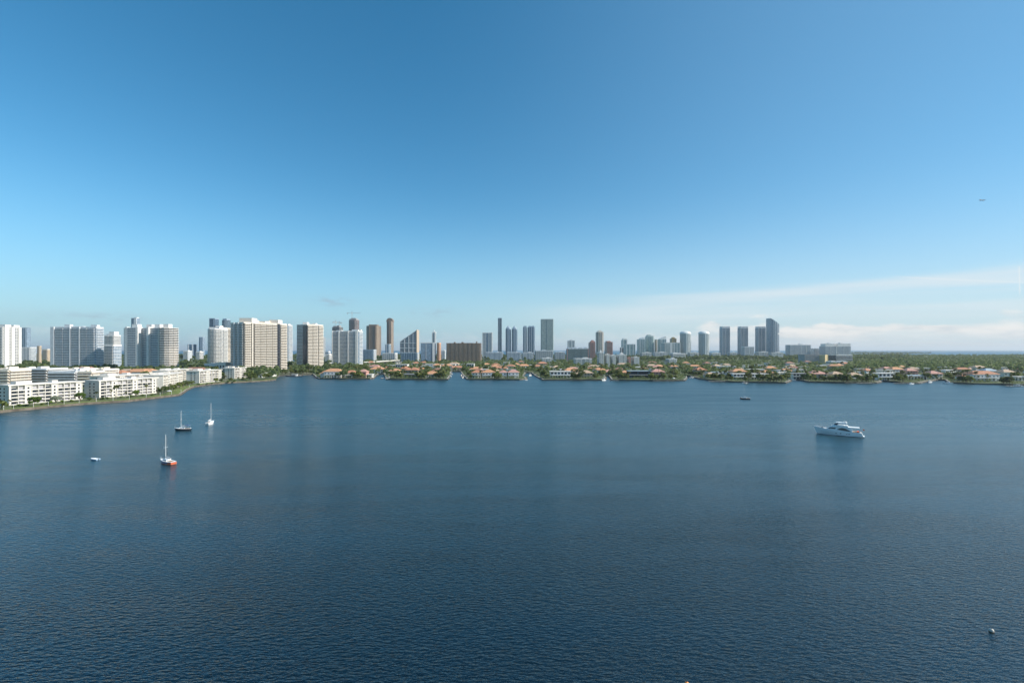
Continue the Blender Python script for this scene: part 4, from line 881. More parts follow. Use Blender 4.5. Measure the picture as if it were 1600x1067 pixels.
def crown_pts(bl, n):
    P, N = [], []
    w = np.array([b[1]**2 for b in bl]); w /= w.sum()
    for k in npr.choice(len(bl), n, p=w):
        d = npr.normal(0, 1, 3); d /= np.linalg.norm(d)
        if d[2] < -.35: d[2] *= -.6
        c, r = bl[k]; f = npr.uniform(.78, 1.08)
        P.append([c[0] + d[0]*r*f, c[1] + d[1]*r*f, c[2] + d[2]*r*f*.82]); N.append(d)
    return np.array(P), np.array(N)
def broad(n, R_, hh, z0, size, mat, seed):
    npr.seed(seed); bl = blobs(7, R_, hh, z0); P, N = crown_pts(bl, n)
    crown = cards_mesh('crown', cards(P, N, size, .45), mat)
    m = MB().tube([(0, 0, -.5), (.15, 0, z0*.7), (0, .1, z0 + hh*.45)], [.38, .28, .15], 6)
    for c, r in bl[1:5]: m.tube([(0.05, 0, z0*.75), (c[0]*.55, c[1]*.55, z0 + (c[2]-z0)*.5), (c[0]*.9, c[1]*.9, c[2])], [.2, .13, .06], 5)
    return m.mesh('trunk', m_trunk), crown
def palm(h, n, seed, L=3.6, mat=None):
    npr.seed(seed); lean = npr.uniform(-.6, .6, 2)
    pts = [(lean[0]*t*t*2, lean[1]*t*t*2, h*t - .5*(t == 0)) for t in (0, .3, .6, .85, 1)]
    tr = MB().tube(pts, [.30, .21, .19, .17, .16], 6).mesh('trunk', m_ptrunk)
    m = MB(); top = Vector(pts[-1])
    for i in range(n):
        a = 2*math.pi*(i*.618 % 1); up = npr.uniform(-.25, 1.15); d = Vector((math.cos(a), math.sin(a), 0)); s = Vector((-d.y, d.x, 0))
        q = top.copy(); vx, vz = math.cos(up), math.sin(up); prev = None; l = L*npr.uniform(.8, 1.1)
        for k in range(6):
            w = (.16, .62, .78, .70, .45, .06)[k]
            sag = Vector((0, 0, -.35*w)); cur = (q - s*w + sag, q.copy(), q + s*w + sag)
            if prev:
                m.face([prev[0], cur[0], cur[1], prev[1]]); m.face([prev[1], cur[1], cur[2], prev[2]])
            prev = cur; q = q + (d*vx + Vector((0, 0, vz)))*l/5; vz -= .34 + .05*k; nn = math.hypot(vx, vz); vx, vz = vx/nn, vz/nn
    return tr, m.mesh('crown', mat or m_palm)
KINDS = {'broad': [broad(240, 4.6, 6.2, 2.4, 1.05, m_fol, 31 + i) for i in range(6)], 'fine': [broad(1000, 3.9, 6.6, 1.3, .55, m_fol_b, 71 + i) for i in range(2)],
         'silver': [broad(700, 4.2, 4.6, 1.8, .55, m_fol_g, 91)], 'palm': [palm(h, 20, 50 + i, 3.3) for i, h in enumerate((9, 10.5, 12, 8, 11, 13))], 'shrub': [broad(160, 2.6, 2.6, .4, .6, m_fol_b, 120 + i) for i in range(3)]}
WORD = {'broad': ('broadleaf_tree', 'bushy green tree', 'tree'), 'fine': ('broadleaf_tree', 'round bright-green tree', 'tree'), 'silver': ('broadleaf_tree', 'silver-grey tree', 'tree'), 'palm': ('palm_tree', 'palm', 'palm tree'), 'shrub': ('shrub', 'low bright shrub', 'shrub')}
def tree(kind, x, y, sc, label=None, group=None):
    tr, cr = rnd.choice(KINDS[kind]); r = thing(WORD[kind][0], label, WORD[kind][2], (x, y, GZ - .05), rnd.uniform(0, 6.28), group)
    s = (sc*rnd.uniform(.92, 1.08), sc*rnd.uniform(.92, 1.08), sc*rnd.uniform(.92, 1.1))
    r.scale = s
    link('trunk', tr, r); link('crown', cr, r); return r
def gpt(px, y): D = GND/(y - EY); return wx(px, D), D
GND = (H - GZ)*F
tree('fine', *gpt(52, 634.5), .92, 'large round bright-green tree on the lawn in front of the nearest condominium')
tree('silver', *gpt(87, 630.5), .85, 'silver-grey spreading tree between the two round green trees')
tree('fine', *gpt(125, 626.5), .95, 'round dark-green tree near the corner between first and second condominium')
tree('fine', *gpt(213, 620), .75, 'round green tree in front of the second condominium near its right end')
tree('broad', *gpt(2, 640), .75, 'bushy tree at the very left edge on the near lawn')
for i, (px, y, s) in enumerate(((16, 637.5, .42), (149, 625.5, .62), (181, 624, 1.02), (175, 622.5, .55), (229, 619, .72), (196, 622.5, .5), (254, 616, .68), (265, 614, .62), (245, 617, .55), (287, 607, .7), (292, 604, .6), (349, 597.5, .75), (352, 597.5, .7), (372, 596.5, .62), (318, 601.5, .5), (275, 611, .55))):
    tree('palm', *gpt(px, y), s, f'palm on the left shore lawn, {ORD[i] if 0 else ORD[sorted([16,149,181,175,229,196,254,265,245,287,292,349,352,372,318,275]).index(px)]} of sixteen there', 'palms along the left shore')
BT = [(258, 613, .75), (249, 615.5, .62), (271, 611, .7), (280, 608, .8), (293, 603.5, .7), (286, 606, .65), (300, 602, .6), (337, 598.5, .62), (345, 598, .6), (361, 597, .62), (380, 596, .6), (391, 594.5, .8), (399, 593, .72), (415, 592.5, 1.05), (421, 592, .9), (265, 612, .6)]
xs = sorted(b[0] for b in BT)
for px, y, s in BT: tree('broad', *gpt(px, y), s, f'bushy tree on the left shore beyond the second condominium, {ORD[xs.index(px)]}', 'bushy trees along the left shore')
BT = [(22, 637), (31, 635.5), (40, 635), (66, 633), (78, 631.5), (98, 629.5), (112, 628), (140, 625.5), (160, 624.5), (168, 623.5), (189, 622), (204, 621), (222, 619.5), (238, 618), (310, 602), (324, 600.5), (331, 600), (357, 597.5), (366, 597), (385, 595.7)]
for i, (px, y) in enumerate(BT): tree('shrub', *gpt(px, y), .5 + .25*(i*37 % 10)/10, f'low shrub by the left shore condominiums, {ORD[i]}', 'shrubs along the left shore')

CONDO_PX = [(o.location.x, o.location.y) for o in col.objects if o.get('category') in ('condominium',)]
BLK = []
for o in col.objects:
    if o.get('category') in ('apartment block', 'tower', 'hotel', 'office block', 'clubhouse', 'condominium'):
        pts = [c.matrix_basis @ Vector(b) for c in o.children if c.data for b in c.bound_box] if False else [Vector(b) for c in o.children if c.data for b in c.bound_box]
        BLK.append((o.location.x, o.location.y, o.rotation_euler.z, min(p.x for p in pts), max(p.x for p in pts), min(p.y for p in pts), max(p.y for p in pts)))
def off_block(x, y, m=3):
    for bx, by, rz, x0, x1, y0, y1 in BLK:
        dx, dy = x - bx, y - by; u = dx*math.cos(rz) + dy*math.sin(rz); v = -dx*math.sin(rz) + dy*math.cos(rz)
        if x0 - m < u < x1 + m and y0 - m < v < y1 + m: return False
    return True
def shore_d(x, y): return min((x-a)**2 + (y-b)**2 for a, b in SHORE)**.5
spots = []
FRONT = [(437,490,15),(586,602,3),(600,632,7),(652,664,6),(684,702,9),(724,737,7),(770,782,7),(838,858,7),(893,906,7),(928,945,5),(950,984,14),(1016,1030,5),(1030,1060,6),(1078,1144,16),(1165,1174,4),(1182,1230,18),(1240,1268,9),(1288,1330,16),(1345,1370,9),(1398,1412,5),(1440,1470,6),(1482,1518,16),(1565,1582,9)]
INNER = [offset(SHORE, d) for d in (4.5, 7, 10)]
def on_line(L, px):
    for p, q in zip(L, L[1:]):
        a, b = 800 + p[0]/p[1]*F, 800 + q[0]/q[1]*F
        if a <= px < b: return lerp(p, q, (px - a)/(b - a))
def front_rows():
    for a, b, n in FRONT:
        for i in range(n):
            q = on_line(rnd.choice(INNER), a + (b - a)*(i + rnd.random())/n)
            if q and pip(MAIN, *q) and pip(MAIN, q[0] - 3, q[1]) and pip(MAIN, q[0] + 3, q[1]): spots.append((rnd.choice(('broad', 'broad', 'palm')), q[0], q[1], rnd.uniform(.62, 1.08)))
front_rows()
def scatter(n, kind, pxr, Dr, m, sc, tries=40):
    k = 0
    for _ in range(n*tries):
        if k >= n: break
        px = rnd.uniform(*pxr); D = rnd.uniform(*Dr); x = wx(px, D)
        if not pip(MAIN, x, D) or not pip(MAIN, x, D - 5) or not pip(MAIN, x - 5, D) or not pip(MAIN, x + 5, D) or not clear(x, D, m) or not off_block(x, D): continue
        if any((x-a)**2 + (D-b)**2 < 16 for _, a, b, _ in spots[-400:]): continue
        spots.append((kind, x, D, rnd.uniform(*sc))); k += 1
scatter(70, 'palm', (496, 1080), (650, 760), -5, (.9, 1.25)); scatter(64, 'palm', (1080, 1615), (575, 700), -5, (.75, 1.1))
scatter(30, 'palm', (560, 1400), (760, 950), -2, (.9, 1.2)); scatter(14, 'palm', (380, 500), (700, 860), 0, (.8, 1.1))
scatter(56, 'broad', (496, 1080), (660, 780), -4, (.7, 1.25)); scatter(56, 'broad', (1080, 1620), (590, 740), -4, (.6, 1.15))
scatter(44, 'broad', (560, 1400), (780, 980), -1, (.8, 1.25)); scatter(54, 'broad', (-20, 500), (600, 900), 0, (.9, 1.35))
grp = {}
for s in spots: grp.setdefault((s[0], lm(800 + s[1]/s[2]*F), 'near' if s[2] < 745 else 'far'), []).append(s)
for (kind, L, nf), lst in grp.items():
    lst.sort(key=lambda s: s[1]/s[2])
    for i, (k_, x, y, sc) in enumerate(lst):
        where = 'nearer, below' if nf == 'near' else 'further back, below'
        o_ = ORD[i] if i < len(ORD) else f'number {i+1} from left'
        tree(kind, x, y, sc, f'{WORD[kind][1]} {where} {L}, {o_}' if len(lst) > 1 else f'lone {WORD[kind][1]} {where} {L}', 'palms among the villas' if kind == 'palm' else 'bushy trees among the villas and towers')

def woodland(name, label, n, pxr, Dr, hr, per, size, polys, gap=-2, kind='stuff', fixed=None):
    npr.seed(len(name) + n); P, N, S = [], [], []
    cnt_ = 0
    for _ in range(n*6):
        if cnt_ >= n: break
        if fixed: x, D = fixed[_ % len(fixed)]; x += npr.uniform(-2, 2); D += npr.uniform(-2, 2)
        px = npr.uniform(*(pxr or (0, 1))); D = D if fixed else (npr.uniform(Dr[0]**.5, Dr[1]**.5))**2; x = x if fixed else wx(px, D)
        if not any(pip(p, x, D) for p in polys) or not clear(x, D, gap) or not off_block(x, D, 1): continue
        cnt_ += 1
        h = npr.uniform(*hr); R_ = h*npr.uniform(.36, .52)
        d = npr.normal(0, 1, (per, 3)); d /= np.linalg.norm(d, axis=1)[:, None]; d[:, 2] = np.abs(d[:, 2])*1.0 - .25
        f = npr.uniform(.72, 1.05, (per, 1))
        P.append(np.array([x, D, GZ + h*.55]) + d*f*np.array([R_, R_, h*.45])); N.append(d); S.append(np.full(per, size*h/10))
    P, N, S = np.concatenate(P), np.concatenate(N), np.concatenate(S)
    o = link(name, cards_mesh(name, cards(P, N, S, .45), m_wood)); return tag(o, label, 'woodland', None, kind)
woodland('bank_trees', 'trees on the bank just beyond the right edge', 500, (1640, 2050), (545, 860), (6, 11), 40, 1.5, [MAIN])
woodland('woodland', 'dense green woodland stretching to the sea at the right', 4700, (1325, 1980), (820, 3250), (8, 13), 38, 1.9, [MAIN])
woodland('tree_cover', 'continuous tree cover between the inland houses of the middle shore', 2600, (540, 1345), (720, 1640), (6, 10.5), 42, 1.6, [MAIN])
woodland('garden_hedges', 'low garden hedges and shrubs around the waterfront villas', 2600, (437, 1640), (575, 780), (2.2, 5), 30, .95, [MAIN], -6)
front = [q for q in (on_line(rnd.choice(INNER + [offset(SHORE, 13)]), rnd.uniform(494, 1612)) for _ in range(1300)) if q]
woodland('waterfront_planting', 'low planting on the villa lawns along the water', 620, None, (1, 2), (1.6, 4.2), 34, 1.0, [MAIN], -7, 'stuff', front)
woodland('park_trees', 'park-like tree belt below the left-hand towers', 1900, (-330, 560), (640, 1600), (8, 13.5), 44, 1.6, [MAIN])
woodland('beach_greenery', 'distant greenery along the feet of the far beachfront towers', 4600, (-60, 1420), (1640, 3200), (10, 17), 22, 2.9, [ISLE, MAIN])
woodland('far_treeline', 'bluish far treeline on the spit at the horizon', 300, (1318, 1600), (5010, 5390), (7, 17), 24, 3.0, [SPIT])
# ---------------------------------------------------------------- boats
m_black = plain('dark_paint', (.02, .025, .035), .35, .1)
m_red = plain('orange_red_antifoul', (.55, .12, .05), .5, .12)
m_rib = plain('blue_canvas', (.06, .12, .26), .8, .1)
m_teak = plain('teak', (.30, .19, .10), .7, .15)
m_sail = plain('furled_canvas', (.55, .56, .58), .9, .1)
def hull_rings(secs, keel=-.5):
    return [[(xw, 0, keel*min(1, bw)), (xw, bw*.75, keel*.4), (xw + (xd-xw)*.25, bw, .05), ((xd*2+xw)/3, bd*.97, sh*.66), (xd, bd, sh), (xd, -bd, sh), ((xd*2+xw)/3, -bd*.97, sh*.66), (xw + (xd-xw)*.25, -bw, .05), (xw, -bw*.75, keel*.4)][::-1] for xd, bd, sh, xw, bw in secs]
def motor_yacht():
    a, b = Vector(shore(1277, 676.6)), Vector(shore(1344, 682.3)); mid = (a + b)/2; ang = math.atan2((a-b).y, (a-b).x)
    r = thing('motor_yacht', 'white motor yacht with dark curved windows, large boat at right', 'yacht', (mid.x, mid.y, 0), ang)
    k = (a-b).length/17.4; r.scale = (k, k, k)
    secs = [(-9.3, 2.35, 1.75, -8.9, 2.1), (-7, 2.5, 1.95, -7, 2.3), (-3, 2.6, 2.1, -3, 2.4), (1, 2.5, 2.3, .8, 2.1), (4.5, 2.15, 2.6, 3.8, 1.45), (7.3, 1.35, 2.95, 6, .75), (9.2, .5, 3.2, 7.6, .25), (10.3, .06, 3.3, 8.4, .04)]
    MB().loft(hull_rings(secs, -.7)).build('hull', m_gel, r, True).data.polygons.foreach_set('use_smooth', [False]*0) if False else MB().loft(hull_rings(secs, -.7)).build('hull', m_gel, r)
    MB().loft([[(xw*1.0, -bw - .02, -.1), (xw, -bw - .02, .16), (xw, bw + .02, .16), (xw, bw + .02, -.1)] for xd, bd, sh, xw, bw in secs]).build('boot_stripe', m_black, r)
    m = MB()
    for (p, q) in zip(secs, secs[1:]):
        for s in (-1, 1): m.face([(p[0], s*p[1], p[2]+.003), (q[0], s*q[1], q[2]+.003), (q[0], s*q[1], q[2]+.32), (p[0], s*p[1], p[2]+.32)])
    m.build('bulwark', m_gel, r)
    cab = lambda pr, w0, w1: None
    def house(name, lo, hi, z0, z1, mat):                       # tapered box: lo, hi = (x_aft, x_fwd, half width)
        R_ = lambda q, z: [(q[0], -q[2], z), (q[1]-1.2, -q[2], z), (q[1], -q[2]*.45, z), (q[1], q[2]*.45, z), (q[1]-1.2, q[2], z), (q[0], q[2], z)]
        return MB().loft([R_(lo, z0), R_(hi, z1)]).build(name, mat, r)
    house('main_cabin', (-5.6, 5.9, 2.05), (-5.4, 3.1, 1.8), 2.0, 4.05, m_gel)
    house('upper_deck', (-8.2, 3.2, 2.2), (-8.4, 2.9, 2.2), 4.052, 4.35, m_gel)
    house('flybridge', (-4.0, 2.6, 2.0), (-3.8, 1.5, 2.05), 4.352, 5.0, m_gel)
    house('windscreen', (1.0, 1.9, 1.75), (.6, 1.1, 1.6), 5.002, 5.75, m_dglass)
    house('hardtop', (-3.6, 1.3, 1.75), (-3.5, .9, 1.6), 6.05, 6.3, m_gel)
    for x in (-3.0, .2):
        for s in (-1, 1): MB().tube([(x, s*1.5, 4.9), (x - .5, s*1.45, 6.06)], [.12, .10], 6).build('hardtop_strut', m_gel, r)
    for s in (-1, 1):
        def sw(pr):
            m = MB(); n = len(pr)
            f = lambda x, z, o: (x, s*(2.05 - (z - 2.0)*.122 + o), z)
            A = [f(x, z, .03) for x, z in pr]; Bk = [f(x, z, -.15) for x, z in pr]
            m.face(A if s < 0 else A[::-1])
            for i in range(n): m.face([A[i], Bk[i], Bk[(i+1) % n], A[(i+1) % n]])
            return m
        sw([(-5.3, 2.35), (-4.0, 2.35), (-2.6, 2.5), (.6, 2.8), (-.4, 3.5), (-1.6, 3.75), (-3.0, 3.55), (-4.2, 2.95)]).build('side_window', m_dglass, r)
        sw([(1.2, 3.05), (3.2, 3.1), (4.3, 3.1), (3.4, 3.65), (2.2, 3.8), (.9, 3.6)]).build('side_window', m_dglass, r)
        for x in (-4.4, -3.4, -1.0, .8): MB().box(x - .27, x + .27, s*2.44 - .06, s*2.44 + .06, 1.0, 1.32).build('porthole', m_dglass, r)
        MB().box(-8.6, -8.3, s*2.1 - .08, s*2.1 + .08, 1.9, 4.1).build('deck_post', m_gel, r)
        MB().tube([(4.5, s*2.1, 3.5), (7.3, s*1.3, 3.85), (9.6, s*.35, 4.1)], [.04]*3, 5).build('bow_rail', m_alu, r)
        MB().side([(-10.0, .3), (-8.9, .3), (-8.9, 1.75), (-9.3, 1.75)], s*1.9 - .35, s*1.9 + .35).build('stern_stair', m_gel, r)
    MB().box(-10.4, -9.0, -2.1, 2.1, .25, .45).build('swim_platform', m_gel, r)
    MB().box(-8.6, -5.7, -1.9, 1.9, 1.95, 2.06).build('cockpit_deck', m_teak, r)
    MB().box(-8.3, -7.4, -1.3, 1.3, 2.07, 2.6).build('cockpit_sofa', m_red, r)
    MB().tube([(-2.2, 0, 6.3), (-2.4, 0, 7.3)], [.14, .06], 6).build('radar_mast', m_gel, r)
    MB().tube([(-2.3, -.9, 6.75), (-2.3, .9, 6.75)], [.13, .13], 6).build('radar_bar', m_gel, r)
    for y in (-.9, .9): MB().tube([(-2.9, y, 6.3), (-2.9, y, 6.65), (-2.9, y, 6.85)], [.35, .35, .12], 8).build('satellite_dome', m_gel, r)
    MB().tube([(-9.2, 0, 1.9), (-9.7, 0, 3.9)], [.05, .04], 5).build('flagstaff', m_alu, r)
    MB().side([(-9.75, 3.2), (-9.7, 3.85), (-10.5, 3.5), (-10.4, 3.0)], -.02, .02).build('flag', m_red, r)
    MB().side([(6.2, 2.95), (7.2, 3.1), (7.0, 3.35), (6.3, 3.3)], -.5, .5).build('hatch', m_dglass, r)
motor_yacht()
def sailboat(label, bow, stern, ymast, hullm, boot, deckm, L=8.4, tilt=0.0, transom=None, bimini=None, thin=1.0):
    a, b = Vector(shore(*bow)), Vector(shore(*stern)); mid = (a+b)/2; ang = math.atan2((a-b).y, (a-b).x)
    r = thing('sailboat', label, 'sailboat', (mid.x, mid.y, 0), ang); r.rotation_euler = (tilt, 0, ang)
    k = max((a-b).length, L*.75)/L; s = L/8.4
    mh = wz(ymast, mid.y)
    secs = [(-4.2*s, .95, .95, -3.7*s, .8), (-2.5*s, 1.25, .95, -2.5*s, 1.1), (0, 1.4, 1.0, 0, 1.25), (2*s, 1.05, 1.1, 1.7*s, .85), (3.4*s, .5, 1.22, 2.9*s, .35), (4.2*s, .05, 1.32, 3.5*s, .03)]
    MB().loft(hull_rings(secs, -.5)).build('hull', hullm, r)
    MB().loft([[(p[0]*.985, -p[1]*.96, p[2] - .02), (p[0]*.985, -p[1]*.96, p[2] + .06), (p[0]*.985, p[1]*.96, p[2] + .06), (p[0]*.985, p[1]*.96, p[2] - .02)] for p in secs]).build('deck', deckm, r)
    MB().loft([[(xw, -bw - .03, -.1), (xw, -bw - .03, .2), (xw, bw + .03, .2), (xw, bw + .03, -.1)] for xd, bd, sh, xw, bw in secs]).build('boot_stripe', boot, r)
    R_ = lambda x0, x1, w, z: [(x0, -w, z), (x1, -w*.7, z), (x1, w*.7, z), (x0, w, z)]
    MB().loft([R_(-1.1*s, 2.1*s, .85, 1.0), R_(-1.0*s, 1.7*s, .7, 1.55)]).build('cabin', m_gel, r)
    for sg in (-1, 1):
        for x in (-.5, .5): MB().box(x*s - .28, x*s + .28, sg*.78 - .04, sg*.78 + .04, 1.2, 1.4).build('cabin_window', m_dglass, r)
    MB().box(-3.3*s, -1.2*s, -.6, .6, 1.0, 1.09).build('cockpit_sole', m_teak, r)
    x = .9*s
    MB().tube([(x, 0, .95), (x, 0, mh)], [.095*thin, .06*thin], 6).build('mast', m_mast, r)
    MB().tube([(x, 0, 2.1), (-2.6*s, 0, 2.0)], [.07, .07], 6).build('boom', m_mast, r)
    MB().tube([(x - .2, 0, 2.25), (0, 0, 2.3), (-2.4*s, 0, 2.15)], [.12, .17, .1], 6).build('furled_sail', m_sail, r)
    MB().tube([(x, -.75, mh*.55), (x, .75, mh*.55)], [.04, .04], 5).build('spreader', m_mast, r)
    for p in ((4.1*s, 0, 1.3), (-4.1*s, 0, 1.0), (x - .1, -1.2, 1.0), (x - .1, 1.2, 1.0)): MB().tube([(x, 0, mh - .15), p], [.008, .008], 4).build('stay', m_grey, r)
    if transom: MB().loft([[(p[0] - .05 if i == 0 else p[0], -p[1]*1.02, .12), (p[0] - .05 if i == 0 else p[0], -p[1]*1.02, p[2] - .12), (p[0] - .05 if i == 0 else p[0], p[1]*1.02, p[2] - .12), (p[0] - .05 if i == 0 else p[0], p[1]*1.02, .12)] for i, p in enumerate(secs[:2])]).build('stern_panel', transom, r)
    if bimini:
        MB().loft([R_(-3.4*s, -1.3*s, 1.0, 2.45), R_(-3.3*s, -1.4*s, .85, 2.62)]).build('bimini', bimini, r)
        for px_ in (-3.2*s, -1.5*s):
            for sg in (-1, 1): MB().tube([(px_, sg*.95, 1.0), (px_, sg*.9, 2.46)], [.03, .03], 4).build('bimini_pole', m_alu, r)
    MB().tube([(3.9*s, -.25, 1.3), (4.1*s, -.2, 1.95), (4.3*s, 0, 1.98), (4.1*s, .2, 1.95), (3.9*s, .25, 1.3)], [.03]*5, 4).build('pulpit', m_alu, r)
    return r
sailboat('sailboat with orange-red stern and bare mast, nearest at left', (252, 722.2), (270.5, 725.6), 679, plain('blue_grey_hull', (.25, .24, .32), .4, .1), m_red, m_gel, 8.0, 0, m_red)
sailboat('dark-hulled sailboat with white deck, between orange-sterned and white sailboats', (278, 672.6), (293.5, 672.2), 641, m_black, m_black, m_gel, 7.6, 0, None, m_rib)
sailboat('white sailboat with tall white mast, seen end-on, nearest the left shore', (331.5, 661.2), (325.5, 663), 630, m_gel, m_gel, m_gel, 7.6)
sailboat('small dark-hulled sailboat far out alone right of centre', (1158.5, 623.6), (1170, 624.1), 604, m_black, m_black, m_gel, 8.0, 0, None, None, .55)
def motorboat(label, px, y, L, ang, hullm=None, top=True, cabin=True, tower_=False, name='motorboat', cat='motorboat', z=0.0, group=None, canvas=None):
    X, Y = shore(px, y); r = thing(name, label, cat, (X, Y, z), math.radians(ang), group); s = L/8; w = .62*s + .6; hz = min(1, 1.25/s)*s
    secs = [(-4*s, w, .9*hz, -3.8*s, w*.9), (-1*s, w*1.08, 1.0*hz, -1*s, w), (1.6*s, w*.9, 1.2*hz, 1.3*s, w*.65), (3.2*s, w*.4, 1.4*hz, 2.6*s, w*.2), (4*s, .04, 1.5*hz, 3.2*s, .03)]
    MB().loft(hull_rings(secs, -.4)).build('hull', hullm or m_gel, r)
    R_ = lambda x0, x1, q, zz: [(x0, -q, zz), (x1, -q*.7, zz), (x1, q*.7, zz), (x0, q, zz)]
    MB().loft([[(p[0]*.95, -p[1]*.85, p[2] - .05), (p[0]*.95, -p[1]*.85, p[2] + .03), (p[0]*.95, p[1]*.85, p[2] + .03), (p[0]*.95, p[1]*.85, p[2] - .05)] for p in secs]).build('deck', m_gel, r)
    if cabin:
        MB().loft([R_(-1.6*s, 1.8*s, w*.8, 1.0*hz), R_(-1.4*s, .9*s, w*.68, 2.0*hz)]).build('cabin', m_gel, r)
        MB().loft([R_(-.9*s, 1.62*s, w*.815, 1.32*hz), R_(-.8*s, 1.12*s, w*.75, 1.78*hz)]).build('window', m_dglass, r)
    else:
        MB().loft([R_(-.5*s, .5*s, .45*s, .9*hz), R_(-.4*s, .2*s, .4*s, 1.7*hz)]).build('console', m_gel, r)
    if top:
        MB().box(-1.9*s, .9*s, -w*.75, w*.75, 2.95*hz, 3.08*hz).build('canopy', canvas or m_gel, r)
        for x in (-1.6*s, .6*s):
            for sg in (-1, 1): MB().tube([(x, sg*w*.65, .9*hz), (x, sg*w*.6, 2.96*hz)], [.05*s]*2, 5).build('canopy_pole', m_alu, r)
    if tower_:
        for sg in (-1, 1):
            MB().tube([(-.9*s, sg*w*.6, 2.9*hz), (-.6*s, sg*.4*s, 5.4*hz)], [.06, .05], 5).build('tower_leg', m_alu, r)
        MB().box(-1.1*s, -.1*s, -.5*s, .5*s, 5.4*hz, 5.55*hz).build('tuna_tower', m_gel, r)
    MB().tube([(-4.15*s, 0, -.1), (-4.2*s, 0, 1.1*hz), (-4.3*s, 0, 1.35*hz)], [.12*hz, .22*hz, .14*hz], 6).build('outboard', m_black, r)
    return r
motorboat('small blue-white runabout alone on the water, left of the sailboats', 148, 718.2, 3.4, 168, plain('pale_blue_hull', (.25, .38, .52), .4, .06), False, False, canvas=m_rib)
motorboat('white sport-fishing boat with tall tower docked at the first canal', 606.5, 592.6, 14, 250, None, True, True, True)
motorboat('big white yacht with dark hull docked below the banded beige tower', 459, 588.2, 26, 182, m_black, True, True)
motorboat('white cruiser docked at the left bank of the sailboat canal', 704, 588.5, 9, 90, None, True, True)
motorboat('white cruiser nearest the mouth on the right bank of sailboat canal', 723.5, 590.8, 9, 262, None, True, True)
motorboat('white boat further up on the right bank of the sailboat canal', 721, 586.8, 10, 268, None, True, True)
motorboat('little open boat leaving the second canal beside the rounded point', 821, 594.3, 6, 200, None, False, False)
motorboat('white boat docked inside the second canal on its right bank', 828, 587.3, 10, 250, None, True, True, True)
motorboat('white boat with mast-like tower docked at the third canal', 943, 594.8, 10, 235, None, True, True, True)
motorboat('white launch on a lift by the lawn point inlet', 1080.5, 590.6, 8, 10, None, True, False)
motorboat('white runabout under a boat lift below the long modern villas', 1163, 599.2, 7, 0, None, True, False)
motorboat('white cruiser moored in the small inlet under the trees', 1237, 595.2, 10, 150, None, False, True)
motorboat('white boat on the dock left of the long low pale villa', 1424, 600.6, 8, 10, None, False, True)
motorboat('grey-white motor launch at the corner of the inlet by the red-roofed villa', 1453, 598.0, 9, 20, None, True, True)
motorboat('white cruiser in the inlet left of the grand red-roofed mansion', 1480, 599.5, 11, 170, None, False, True)
motorboat('white boat moored beside the low house at the right edge', 1590, 603.4, 9, 175, None, False, True)
def canal_sailboat():
    r = sailboat('sailboat with tall mast moored inside the canal among palms', (706.5, 583.5), (705.5, 587), 563, m_gel, m_gel, m_gel, 10)
    return r
canal_sailboat()
def buoy(label, px, y, rad, mat, cat='buoy'):
    X, Y = shore(px, y); r = thing('buoy', label, cat, (X, Y, 0), 0)
    rings = [[(rad*math.cos(t)*math.sin(a), rad*math.sin(t)*math.sin(a), rad*.42 - rad*math.cos(a)) for t in [2*math.pi*i/14 for i in range(14)]] for a in [math.pi*(j+.35)/9.7 for j in range(10)]]
    MB().loft(rings).build('float', mat, r, True)
    MB().tube([(0, 0, rad*1.38), (0, 0, rad*1.6)], [rad*.22, rad*.16], 8).build('cap', m_black, r)
    MB().tube([(rad*1.02*math.cos(t), rad*1.02*math.sin(t), rad*.12) for t in [2*math.pi*i/16 for i in range(17)]], [rad*.12]*17, 5).build('dark_band', m_wall_dk, r)  # dark ring around the lower part of the float
buoy('white round mooring buoy floating alone near the lower right', 1549, 986, .30, plain('weathered_white', (.55, .52, .46), .6, .2, 3))
buoy('orange buoy whose top just shows at the bottom edge', 1073, 1070, .30, plain('orange_plastic', (.75, .28, .05), .4, .05))
# ---------------------------------------------------------------- docks, causeway, lamp posts
def dock(label, px, y, L, W, ang):
    X, Y = shore(px, y); r = thing('dock', label, 'dock', (X, Y, 0), math.radians(ang))
    MB().box(-L/2, L/2, -W/2, W/2, .9, 1.15).build('deck', m_conc, r)
    n = max(2, int(L/5))
    for i in range(n):
        for s in (-1, 1): MB().tube([(-L/2 + L*(i+.5)/n, s*(W/2 + .12), -2), (-L/2 + L*(i+.5)/n, s*(W/2 + .12), 1.9)], [.16, .16], 6).build('piling', m_trunk, r)
dock('pale dock along the shore left of the long modern villas', 1120, 597.0, 22, 2.4, 8)
dock('short dock with boat lift under the long white modern villas', 1165, 599.4, 9, 2.2, 90)
dock('dock in front of the long low pale villa near right inlet', 1418, 600.2, 34, 2.2, 2)
dock('dock at the first canal beside the white sport-fishing boat', 597, 592, 12, 2, 90)
dock('dock on the right bank of the sailboat canal', 721.3, 589, 36, 1.6, 96)
dock('pale dock below the white gabled shore villa', 1352, 599.8, 20, 2.2, 0)
dock('dock at the far right before the low white house', 1588, 604.2, 24, 2.2, 2)
dock('dark dock by the grass point left of the third inlet', 958, 595.6, 14, 2, 0)
def causeway():
    a, b = Vector(at(572, 1180)), Vector(at(622, 1420)); L = (b-a).length
    r = thing('bridge', 'low pale causeway bridge curving behind the villas', 'bridge', (a.x, a.y, 0), math.atan2((b-a).y, (b-a).x))
    MB().box(0, L, -6, 6, 8.2, 9.2).build('deck', m_conc, r)
    for s in (-1, 1): MB().box(0, L, s*5.9 - .15, s*5.9 + .15, 9.2, 10.2).build('railing', m_white, r)
    for i in range(8): MB().box(L*(i+.5)/8 - .8, L*(i+.5)/8 + .8, -4.5, 4.5, -2, 8.198).build('pillar', m_conc, r)
causeway()
